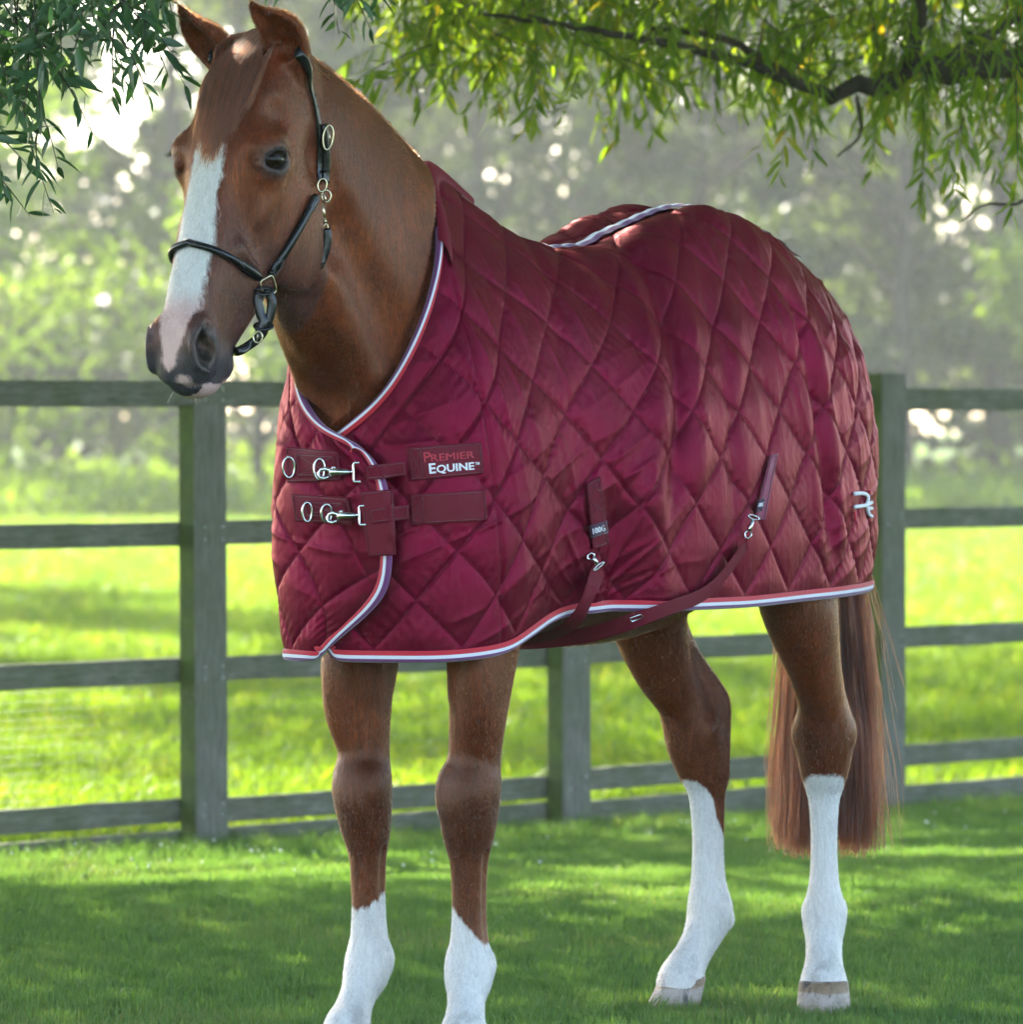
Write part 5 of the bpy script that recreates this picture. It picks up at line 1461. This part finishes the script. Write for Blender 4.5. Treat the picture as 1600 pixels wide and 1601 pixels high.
for k in range(-5, 4):
    for j, (zt, zb_) in enumerate(RZ + [(0, 0)]):
        if j < 4: z0, z1 = zb_, zt; dz = g.normal() * .004
        else:
            zg = float(gz(*(FP2 + FD * (1.753 * (k + .5)))[:2])); z1 = {-2: .0, -1: .0, 0: -.004, 1: -.036}.get(k, zg + .05); z0 = zg - .08; dz = 0
        hl = .87; nseg = 14; h = (z1 - z0) / 2
        x = np.linspace(-hl, hl, nseg); wob = g.normal(size=(2, nseg)) * .0008
        sec = [(-.014, -h + .004), (-.011, -h), (.011, -h), (.014, -h + .004), (.014, h - .004), (.011, h), (-.011, h), (-.014, h - .004)]
        V = np.array([[(x[i], a, b + (wob[0, i] if b > 0 else wob[1, i])) for a, b in sec] for i in range(nseg)])
        i, jj = np.meshgrid(np.arange(nseg - 1), np.arange(8), indexing='ij'); j2 = (jj + 1) % 8
        F = np.stack([i * 8 + jj, (i + 1) * 8 + jj, (i + 1) * 8 + j2, i * 8 + j2], -1).reshape(-1, 4)
        cap = np.array([[0, 1, 2, 3], [0, 3, 4, 7], [4, 5, 6, 7]]); 
        o = mesh_obj('rail' if j < 4 else 'kick_board', V.reshape(-1, 3), [np.concatenate([F, cap, cap[:, ::-1] + (nseg - 1) * 8])], rail_m, fence, smooth=False)
        place(o, (1.753 * (k + .5), .0365 + .016, (z0 + z1) / 2 - fz + dz), 0, g.normal() * .0015)
# nails
V, F = merge([uv_sphere((1.753 * k + sx * .04, -.038, (a + b) / 2 - fz + sz * .018), (.004, .002, .004), 8, 5) for k in range(-1, 2) for a, b in RZ for sx in (-1, 1) for sz in (-1, 1)])
nails = mesh_obj('nail_heads', V, F, steel if 'steel' in globals() else None, fence); nails['kind'] = 'stuff'
# fine wire netting on the far side of the boards
wire_m, _, _ = mat('wire', (.10, .11, .10), .6, .4, metal=.6)
parts = []
for j in range(13):
    z = .43 - j * .026; parts.append(tube([(-3.4, .072, z - fz), (-1.7, .075, z - fz), (0, .072, z - fz)], .0006, 3))
for j in range(120):
    x = -3.4 + j * .0285; parts.append(tube([(x, .0735, .436 - fz), (x, .0735, .10 - fz)], .0003, 3))
V, F = merge(parts); wm_ = mesh_obj('wire_netting', V, F, wire_m, fence)
# ------------------------------------------------------------------ willows overhead, far trees, undergrowth, haze
bark, bnt, bb2 = mat('bark', (.055, .045, .032), .95, .15)
bc = coords(bnt, (1, 1, .3)); bn = noise_tex(bnt, bc, 14, 6, .7)
L(bnt, ramp(bnt, bn.outputs[0], [(.3, (.022, .018, .013)), (.6, (.075, .062, .045)), (.8, (.12, .11, .075))]), bb2.inputs['Base Color']); bump(bnt, bb2, bn.outputs[0], .8, .03)
near_leaf = leafy('near_willow_leaf', (.022, .070, .022), (.050, .120, .042), .30, .38, .45, tcol=(1.6, 1.6, .6), nscale=30, c3=(.095, .165, .085))
far_leaf = leafy('willow_leaf', (.040, .095, .016), (.075, .145, .022), .60, .42, .35, tcol=(4.0, 3.0, .3), nscale=8, c3=(.19, .16, .03))
LT_T = np.array([(0, 0), (.12, .32), (.35, .5), (.6, .46), (.85, .22), (1, 0)])
def leaf_template(width, fold=.25, curl=.16):
    V = []; 
    for t, w in LT_T:
        z = -curl * t * t
        if w == 0: V.append((t, 0, z))
        else: V += [(t, -w * width, z + fold * w * width), (t, 0, z), (t, w * width, z + fold * w * width)]
    F4 = []; F3_ = [(0, 2, 1), (0, 3, 2)]
    for k in range(3):
        a = 1 + 3 * k; F4 += [(a, a + 1, a + 4, a + 3), (a + 1, a + 2, a + 5, a + 4)]
    a = 10; F3_ += [(a, a + 1, a + 3), (a + 1, a + 2, a + 3)]
    return np.array(V, float), np.array(F4), np.array(F3_)
def leaf_frames(P, D, Up, Ln):
    X = nrm(D); Y = nrm(np.cross(Up, X)); Z = np.cross(X, Y)
    return np.stack([X, Y, Z], -1) * Ln[:, None, None]
def leaves_mesh(name, P, M, tmpl, m, parent, simple=False):
    T, F4, F3_ = tmpl
    V = np.einsum('nij,kj->nki', M, T) + P[:, None]
    n, k = V.shape[:2]; off = (np.arange(n) * k)[:, None, None]
    if not len(F4): return mesh_obj(name, V.reshape(-1, 3), [(F3_[None] + off).reshape(-1, 3)], m, parent)
    return mesh_obj(name, V.reshape(-1, 3), [(F4[None] + off).reshape(-1, 4), (F3_[None] + off).reshape(-1, 3)], m, parent)
def spray(g, p0, d0, length, droop=1.0, step=.021, leaf=.055, spread=.75):
    """a drooping twig: returns its path and its leaves (position, direction, up, length)"""
    n = max(5, int(length / .03)); P = [np.array(p0, float)]; d = nrm(np.array(d0, float))
    for i in range(n):
        d = nrm(d + np.array([0, 0, -1]) * .10 * droop + g.normal(size=3) * .05); P.append(P[-1] + d * length / n)
    P = np.array(P); T = nrm(np.gradient(P, axis=0))
    m = int(length / step); lv = []
    for k in range(m):
        f = (k + .6) / m * (len(P) - 1); i = min(int(f), len(P) - 2); p = P[i] + (P[i + 1] - P[i]) * (f - i); t = T[i]
        s = nrm(np.cross(t, g.normal(size=3))); dd = nrm(t * (1 - spread * .45) + s * spread + np.array([0, 0, -.35 * droop]) + g.normal(size=3) * .10)
        lv.append((p, dd, nrm(g.normal(size=3) * .8 + np.array([0, -.3, 1])), leaf * g.uniform(.65, 1.25) * (1 - .45 * max(0, k / m - .75) * 4 * .6)))
    return P, lv
def willow(name, label, base, trunk, limbs, sprays, lm, leaf_w, seed, n_single, canopy=None, focus=None):
    g = np.random.default_rng(seed)
    root = empty(name, base, 0, label, 'willow tree')
    inv = np.array(base)
    V, F = tube(crom(np.array(trunk) - inv, 16), np.linspace(.26, .12, 16) * (1 + .06 * g.normal(size=16)), 14); mesh_obj('trunk', V, F, bark, root)
    for pts, r0, r1 in limbs:
        n = 22; Pp = crom(np.array(pts) - inv, n) + g.normal(size=(n, 3)) * .012 * r0 * 12
        V, F = tube(Pp, np.linspace(r0, r1, n), 9); mesh_obj('branch', V, F, bark, root)
    tw = []; LV = []
    for p0, d0, ln, dr in sprays:
        P, lv = spray(g, p0, d0, ln, dr, leaf=leaf_w[0]); tw.append(tube(P - inv, np.linspace(.0022, .0007, len(P)), 4)); LV += lv
    V, F = merge(tw); o = mesh_obj('twigs', V, F, bark, root); o['kind'] = 'stuff'
    P = np.array([l[0] for l in LV]) - inv; M = leaf_frames(P, np.array([l[1] for l in LV]), np.array([l[2] for l in LV]), np.array([l[3] for l in LV]))
    # the leaves that show largest are single parts, the rest one mass
    px = 800 + (P + inv)[:, 0] / (P + inv)[:, 1] * FPX; py = 668 - ((P + inv)[:, 2] - CAMZ) / (P + inv)[:, 1] * FPX
    key = np.where((px > -10) & (px < 1610) & (py > -5), 0, 10) + (P + inv)[:, 1] * .1 + g.uniform(size=len(P)) * (.6 if focus is None else .05)
    order = np.argsort(key)
    kinds = []
    for k in range(4):
        T, F4, F3_ = leaf_template(leaf_w[1] * g.uniform(.85, 1.15), g.uniform(.1, .5), g.uniform(-.05, .35))
        me = new_mesh('leaf', T, [F4, F3_]); me.materials.append(lm); kinds.append(me)
    for i in order[:n_single]:
        o = bpy.data.objects.new('leaf', kinds[int(g.integers(0, 4))]); o.parent = root
        m4 = np.eye(4); m4[:3, :3] = M[i]; m4[:3, 3] = P[i]; o.matrix_local = Matrix(m4); C.objects.link(o)
    rest = order[n_single:]
    o = leaves_mesh('foliage', P[rest], M[rest], leaf_template(leaf_w[1], .3, .15), lm, root); o['kind'] = 'stuff'
    if canopy is not None:
        CP, CD, CU, CL = canopy
        o = leaves_mesh('crown', CP - inv, leaf_frames(CP, CD, CU, CL), (np.array([(0, 0, 0), (.45, -.14, .03), (.45, .14, .03), (1, 0, -.08)]), np.zeros((0, 4), int), np.array([(0, 1, 2), (1, 3, 2)])), lm, root); o['kind'] = 'stuff'
    return root
def wpt(px, py, y): return np.array([(px - 800) / FPX * y, y, CAMZ + (668 - py) / FPX * y])
SUNNY = [(-1.15, 16.9, 1.15, .85), (.33, 16.8, .24, .30), (1.45, 17.9, .5, .28), (-.35, 17.6, .5, .25)]
def canopy_leaves(seed, n, x0, x1, y0, y1, base, clusters, size=.178, hole=None):
    g = np.random.default_rng(seed)
    c = np.stack([g.uniform(x0, x1, clusters), g.uniform(y0, y1, clusters), np.zeros(clusters)], 1)
    c[:, 2] = np.maximum(base + g.uniform(.0, 3.2, clusters), CAMZ + .0696 * c[:, 1] + .55)
    k = g.integers(0, clusters, n); P = c[k] + g.normal(size=(n, 3)) * np.array([.42, .42, .22])
    P[:, 2] = np.maximum(P[:, 2], CAMZ + .0725 * P[:, 1] + .10)
    G = P - np.array(sdir) * (P[:, 2:3] / sdir[2])                   # gaps in the crown: where their light lands
    for ex, ey, ax, ay in SUNNY:
        q = ((G[:, 0] - ex) / ax) ** 2 + ((G[:, 1] - ey) / ay) ** 2
        P, G = P[q > 1 + .25 * np.sin(G[:, 0] * 9) * np.sin(G[:, 1] * 11)], G[q > 1 + .25 * np.sin(G[:, 0] * 9) * np.sin(G[:, 1] * 11)]
    q = ((G[:, 0] - 1.9) / 1.9) ** 2 + ((G[:, 1] - 15.8) / 1.5) ** 2                   # broken light on the hanging leaves
    P = P[(q > 1) | (np.sin(G[:, 0] * 14 + 2 * np.sin(G[:, 1] * 9)) * np.sin(G[:, 1] * 12 + 1.5 * np.sin(G[:, 0] * 7)) > .02)]
    n = len(P)
    D = nrm(g.normal(size=(n, 3)) + np.array([0, 0, -.7])); U = nrm(g.normal(size=(n, 3)) + np.array([0, 0, 1.2]))
    return P, D, U, size * g.uniform(.7, 1.3, n)
# near willow, its outer sprays hanging at the upper left
g = np.random.default_rng(51); sp = []
def near(px, py, y, dpx, dpy, ln, dr=.7):
    p = wpt(px, py, y); d = wpt(px + dpx, py + dpy, y + g.normal() * .15 * 0.2) - p; sp.append((p, nrm(d + np.array([0, g.normal() * .25, 0])), ln, dr))
for k in range(62): near(g.uniform(-60, 225), g.uniform(-110, 40), g.uniform(10.7, 12.0), g.normal() * 60, 70, g.uniform(.12, .26), .5)
for k in range(26): near(g.uniform(-70, 60), g.uniform(-60, 150), g.uniform(10.8, 11.8), 30 + g.normal() * 40, 60, g.uniform(.14, .26), .5)
for (px, py, dx, dy, ln) in ((30, 120, 12, 60, .32), (-20, 150, 30, 60, .30), (10, 60, 20, 60, .30), (-30, 250, 60, 50, .16), (-30, 330, 50, 30, .10), (150, -10, 40, 60, .22), (205, -30, 15, 60, .24), (215, 20, 20, 60, .18), (-40, 190, 80, 50, .16),
                             (60, 200, 10, 60, .20), (190, 60, 30, 60, .12), (110, 40, 30, 50, .16), (235, -40, 20, 50, .20), (255, -20, -5, 60, .20)):
    near(px, py, 11.2 + g.normal() * .2, dx, dy, ln, .5)
for (px, py, dx, dy, ln) in ((395, -60, -5, 60, .12), (430, -50, 20, 60, .10), (500, -70, 30, 60, .17), (530, -60, 30, 60, .16), (560, -60, 30, 50, .16), (515, -50, 5, 60, .18), (590, -60, 10, 40, .10), (470, -80, 10, 60, .12), (545, -40, 30, 50, .13)):
    near(px, py, 12.3 + g.normal() * .3, dx, dy, ln, .5)
cL = [np.concatenate(q) for q in zip(canopy_leaves(61, 85000, -8.5, 1.5, 12.6, 24.5, 2.9, 700), canopy_leaves(63, 110000, -7, 4.5, 2.0, 13.2, 3.9, 800), canopy_leaves(64, 60000, -12, 6, 24.5, 40, 3.4, 150))]  # the camera-side and over-field leaves are unseen, added to cast shade
willow('willow_tree', 'willow at upper left with sharp dark grey-green leaves beside the horse\'s ears', (-6.5, 15.0, 0), [(-6.5, 15.0, -.1), (-6.45, 15.0, 1.2), (-6.3, 14.9, 2.5), (-6.0, 14.8, 4.2)],
       [([(-6.3, 14.9, 2.4), (-4.5, 13.8, 3.1), (-2.4, 12.2, 2.6), (-.9, 11.4, 2.15)], .09, .008), ([(-6.1, 14.8, 3.5), (-4, 16, 4.4), (-1.2, 17.5, 4.9), (1, 18.5, 5.0)], .09, .02),
        ([(-2.4, 12.2, 2.6), (-1.2, 12.3, 2.35), (-.2, 12.4, 2.2)], .02, .004), ([(-6.2, 14.8, 3), (-6, 17, 4), (-5, 20, 5), (-4, 23, 5.2)], .08, .02), ([(-6.1, 14.8, 3.8), (-5, 13, 5), (-3, 12, 5.6)], .07, .02)],
       sp, near_leaf, (.056, .25), 71, 300, cL, focus=1)
# second willow, spreading from the right, a few metres behind the horse
g = np.random.default_rng(52); sp = []
LIMB = [wpt(1640, 90, 16.5), wpt(1420, 115, 16.3), wpt(1300, 150, 16.2), wpt(1150, 95, 16.1), wpt(1000, 60, 16.0), wpt(850, 35, 15.9), wpt(740, 20, 15.9)]
def low_edge(px): return np.interp(px, [590, 640, 700, 800, 850, 950, 1000, 1050, 1120, 1200, 1260, 1300, 1380, 1450, 1520, 1600], [60, 130, 170, 165, 215, 160, 240, 175, 205, 215, 290, 230, 235, 300, 320, 300])
for k in range(330):
    px = g.uniform(600, 1680); y = g.uniform(15.6, 20.5); le = low_edge(px)
    tip = le * g.uniform(.12, 1.0) ** .8; ln = g.uniform(.14, .34); py = tip - ln * 600
    p = wpt(px, py, y); sp.append((p, nrm(np.array([g.normal() * .45, g.normal() * .4, -.8])), ln, .8))
for k in range(150):
    px = g.uniform(620, 1680); y = g.uniform(15.4, 20); py = g.uniform(-60, 120)
    sp.append((wpt(px, py, y), nrm(np.array([g.normal(), g.normal() * .6, -.3])), g.uniform(.15, .32), .6))
for (px, tip) in ((975, 235), (985, 225), (1260, 290), (1275, 270), (1370, 285), (1385, 280), (1460, 320), (1475, 335), (1500, 330), (1540, 300), (1580, 310), (1590, 330), (845, 225), (1120, 200), (1450, 340), (690, 175), (1570, 280)):
    sp.append((wpt(px, tip - 230, 16.2 + g.normal() * .5), nrm(np.array([g.normal() * .1, g.normal() * .1, -1])), .38, .6))
cR = canopy_leaves(62, 100000, -1.0, 9.0, 13.2, 25.5, 3.0, 800)
willow('willow_tree', 'willow on the right, thick limb and backlit yellow-green leaves over the horse\'s back', (6.2, 17.5, 0), [(6.2, 17.5, -.15), (6.1, 17.5, 1.4), (5.8, 17.4, 2.6), (5.5, 17.4, 4.4)],
       [([(5.9, 17.4, 2.3), (4.2, 17.0, 2.6), (2.6, 16.7, 2.35)] + [tuple(q) for q in LIMB[:3]], .075, .018), ([tuple(q) for q in LIMB[2:]], .017, .004), ([tuple(LIMB[1]), tuple(wpt(1440, 20, 16.2)), tuple(wpt(1450, -90, 16.2))], .022, .012),
        ([tuple(wpt(1250, 130, 16.2)), tuple(wpt(1130, 60, 16.6)), tuple(wpt(1020, 45, 17))], .014, .006), ([tuple(wpt(1340, 150, 16.1)), tuple(wpt(1345, 210, 16.1)), tuple(wpt(1310, 245, 16))], .006, .003),
        ([tuple(wpt(1640, 250, 15.6)), tuple(wpt(1600, 315, 15.6)), tuple(wpt(1540, 320, 15.6)), tuple(wpt(1500, 350, 15.6))], .006, .002),
        ([tuple(wpt(1450, 110, 16.4)), tuple(wpt(1600, 20, 16.9)), tuple(wpt(1700, -60, 17))], .016, .008), ([(5.6, 17.4, 4), (3, 19, 4.8), (0, 21, 5.2)], .08, .02), ([(5.7, 17.4, 3.4), (4, 15, 4.6), (2, 14, 5)], .07, .02)],
       sp, far_leaf, (.074, .17), 72, 300, cR)
# ---- trees on the far side of the field, each its own
tree_leaf = [leafy('far_leaf_' + n_, a, b, .5, .55, .3, tcol=(2.0, 1.9, .6), nscale=.5) for n_, a, b in (('green', (.030, .050, .022), (.055, .080, .032)), ('dark', (.024, .038, .020), (.042, .060, .028)), ('bright', (.055, .100, .012), (.095, .150, .020)))]
def far_tree_mesh(seed, h, rad, z0, n, lm, size):
    g = np.random.default_rng(seed)
    nc = 34; cz = z0 + (h - z0) * g.uniform(size=nc) ** .9; f = (cz - z0) / (h - z0)
    rr_ = rad * np.sqrt(np.clip(1 - (2 * f - .8) ** 2 / 1.8, .05, 1)); th = g.uniform(0, 6.28, nc); q = np.sqrt(g.uniform(.1, 1, nc)) * rr_
    c = np.stack([q * np.cos(th), q * np.sin(th), cz], 1)
    k = g.integers(0, nc, n); cs = g.uniform(.35, .95, nc)
    d = nrm(g.normal(size=(n, 3))) * (g.uniform(size=(n, 1)) ** .45); P = c[k] + d * cs[k][:, None] * np.array([1.15, 1.15, .75])
    P = P[P[:, 2] > .15]; n = len(P)
    D = nrm(g.normal(size=(n, 3)) + np.array([0, 0, -.4])); U = nrm(g.normal(size=(n, 3)) + [0, 0, .8])
    M = leaf_frames(P, D, U, size * g.uniform(.6, 1.4, n))
    T = np.array([(0, 0, 0), (.5, -.32, .04), (1, 0, -.05), (.5, .32, .04)])
    V = np.einsum('nij,kj->nki', M, T) + P[:, None]; F = np.arange(n * 4).reshape(n, 4)
    crown = new_mesh('crown', V.reshape(-1, 3), F); crown.materials.append(lm)
    parts = [tube(crom(np.array([(0, 0, -.3), (.05, .03, h * .25), (-.05, .08, h * .5), (.1, 0, h * .8)]), 12), np.linspace(.17, .05, 12) * rad / 2.6, 10)]
    for j in range(7):
        zz = h * g.uniform(.18, .6); t = g.uniform(0, 6.28); e = np.array([math.cos(t), math.sin(t), .8]) * rad * .75 + (0, 0, zz)
        parts.append(tube(crom(np.array([(0, 0, zz), (e * .5 + np.array([0, 0, zz * .5]) - (0, 0, .1)), e]), 8), np.linspace(.06, .015, 8), 6))
    V, F = merge(parts); trunk = new_mesh('trunk', V, F); trunk.materials.append(bark)
    return crown, trunk
kinds = [far_tree_mesh(1, 9.5, 2.9, 1.0, 9500, tree_leaf[0], .20), far_tree_mesh(2, 8.0, 2.4, .4, 9000, tree_leaf[1], .17), far_tree_mesh(3, 11.0, 3.2, 2.2, 9500, tree_leaf[1], .22), far_tree_mesh(4, 5.2, 1.9, .2, 6500, tree_leaf[2], .14)]
spots = [  # x, y, kind, scale, label
 (-6.8, 76, 3, 1.0, 'small bright tree at the far left edge behind the fence'), (-4.6, 84, 0, .95, 'green tree beyond the field left of the horse\'s muzzle'), (-3.0, 73, 3, .72, 'low bright sunlit tree just left of the horse\'s face'),
 (-2.3, 88, 2, 1.0, 'tall thin-trunked tree behind the horse\'s head'), (-.4, 82, 1, 1.0, 'dark tree behind the horse\'s neck'), (1.2, 90, 2, 1.05, 'tall dark tree above the horse\'s withers'),
 (2.4, 80, 0, .95, 'green tree above the dip of the horse\'s back'), (3.9, 88, 1, 1.15, 'dark tree above the horse\'s croup'), (5.0, 78, 0, .85, 'green tree above the right-hand fence post'), (6.8, 86, 2, 1.0, 'tall tree at the far right edge'),
 (7.6, 75, 3, .9, 'small bright tree behind the right end of the fence'), (-8.3, 47, 2, 1.25, 'tall tree added outside the left edge to shade the field'), (-7.6, 38, 1, 1.0, 'dark tree added outside the left edge to shade the near field'), (-8.6, 90, 2, 1.0, 'tall tree at the far left, half outside the picture'), (9.2, 92, 1, 1.1, 'dark tree at the far right, half outside the picture'), (12.5, 80, 0, 1.0, 'green tree beyond the right edge of the picture'), (16.0, 88, 2, 1.05, 'tall tree well beyond the right edge of the picture'), (20.5, 82, 1, 1.1, 'dark tree farthest to the right outside the picture'),  # the two nearest trees at the left are unseen, added to shade the field
 (-12.5, 82, 1, 1.1, 'dark tree beyond the left edge of the picture'), (-17.0, 88, 0, 1.1, 'green tree well beyond the left edge of the picture'), (-21.5, 80, 2, 1.0, 'tall tree farthest to the left outside the picture')]
for i, (x, y, k, s, lab) in enumerate(spots):
    t = empty('field_tree', (x, y, float(gz(x, y))), i * 1.9, lab, 'tree', 'trees beyond the field'); t.scale = (s, s, s)
    for me in kinds[k]: link(bpy.data.objects.new(me.name.split('.')[0], me), t)
# the wood behind them reads as one mass
g = np.random.default_rng(77); n = 170000
cl = 900; c = np.stack([g.uniform(-44, 44, cl), g.uniform(97, 116, cl), g.uniform(.5, 10.5, cl)], 1)
keep = ~((c[:, 0] < -6.3) & (c[:, 0] > -8.6) & (c[:, 2] > 4.8)); c = c[keep]
k = g.integers(0, len(c), n); P = c[k] + nrm(g.normal(size=(n, 3))) * (g.uniform(size=(n, 1)) ** .5) * np.array([1.5, 1.5, 1.1]); P = P[P[:, 2] > .3]; n = len(P)
M = leaf_frames(P, nrm(g.normal(size=(n, 3))), nrm(g.normal(size=(n, 3)) + [0, 0, .8]), .34 * g.uniform(.6, 1.4, n))
T = np.array([(0, 0, 0), (.5, -.34, .04), (1, 0, -.05), (.5, .34, .04)])
V = np.einsum('nij,kj->nki', M, T) + P[:, None]
wood_o = mesh_obj('woodland', V.reshape(-1, 3), [np.arange(n * 4).reshape(n, 4)], tree_leaf[1]); meta(wood_o, label='misty woodland far behind the field', kind='stuff')
# tangled undergrowth and tall weeds along the wood's edge
g = np.random.default_rng(78); n = 60000
x = g.uniform(-26, 26, n); y = 70 + np.abs(g.normal(0, 4, n)); hgt = (.35 + .5 * np.clip(np.sin(x * 1.1) * np.sin(x * .37 + 1), 0, 1)) * np.interp(y, [69, 73, 80], [.5, 1.2, 2.0])
z = gz(x, y) + g.uniform(0, 1, n) ** 1.2 * hgt
M = leaf_frames(None, nrm(np.stack([g.normal(0, .6, n), g.normal(0, .6, n), np.ones(n)], 1)), nrm(g.normal(size=(n, 3))), .16 * g.uniform(.5, 1.5, n))
V = np.einsum('nij,kj->nki', M, np.array([(0, 0, 0), (.5, -.2, .04), (1, 0, -.05), (.5, .2, .04)])) + np.stack([x, y, z], 1)[:, None]
under = mesh_obj('undergrowth', V.reshape(-1, 3), [np.arange(n * 4).reshape(n, 4)], tree_leaf[2]); meta(under, label='weeds and brambles along the edge of the wood', kind='stuff')
# ---- morning mist over the whole place
hz_m = bpy.data.materials.new('mist'); hz_m.use_nodes = True; hn = hz_m.node_tree
for n_ in list(hn.nodes):
    if n_.type != 'OUTPUT_MATERIAL': hn.nodes.remove(n_)
pv = hn.nodes.new('ShaderNodeVolumePrincipled'); pv.inputs['Color'].default_value = (.93, .96, .95, 1); pv.inputs['Density'].default_value = .0007; pv.inputs['Anisotropy'].default_value = .35
L(hn, pv.outputs[0], [n_ for n_ in hn.nodes if n_.type == 'OUTPUT_MATERIAL'][0].inputs['Volume'])
if True:
    V, F = box_vf(-50, 50, -8, 135, -2.2, 15.5); hz = mesh_obj('haze', V, F, hz_m, smooth=False); meta(hz, label='thin bright morning mist', kind='stuff')
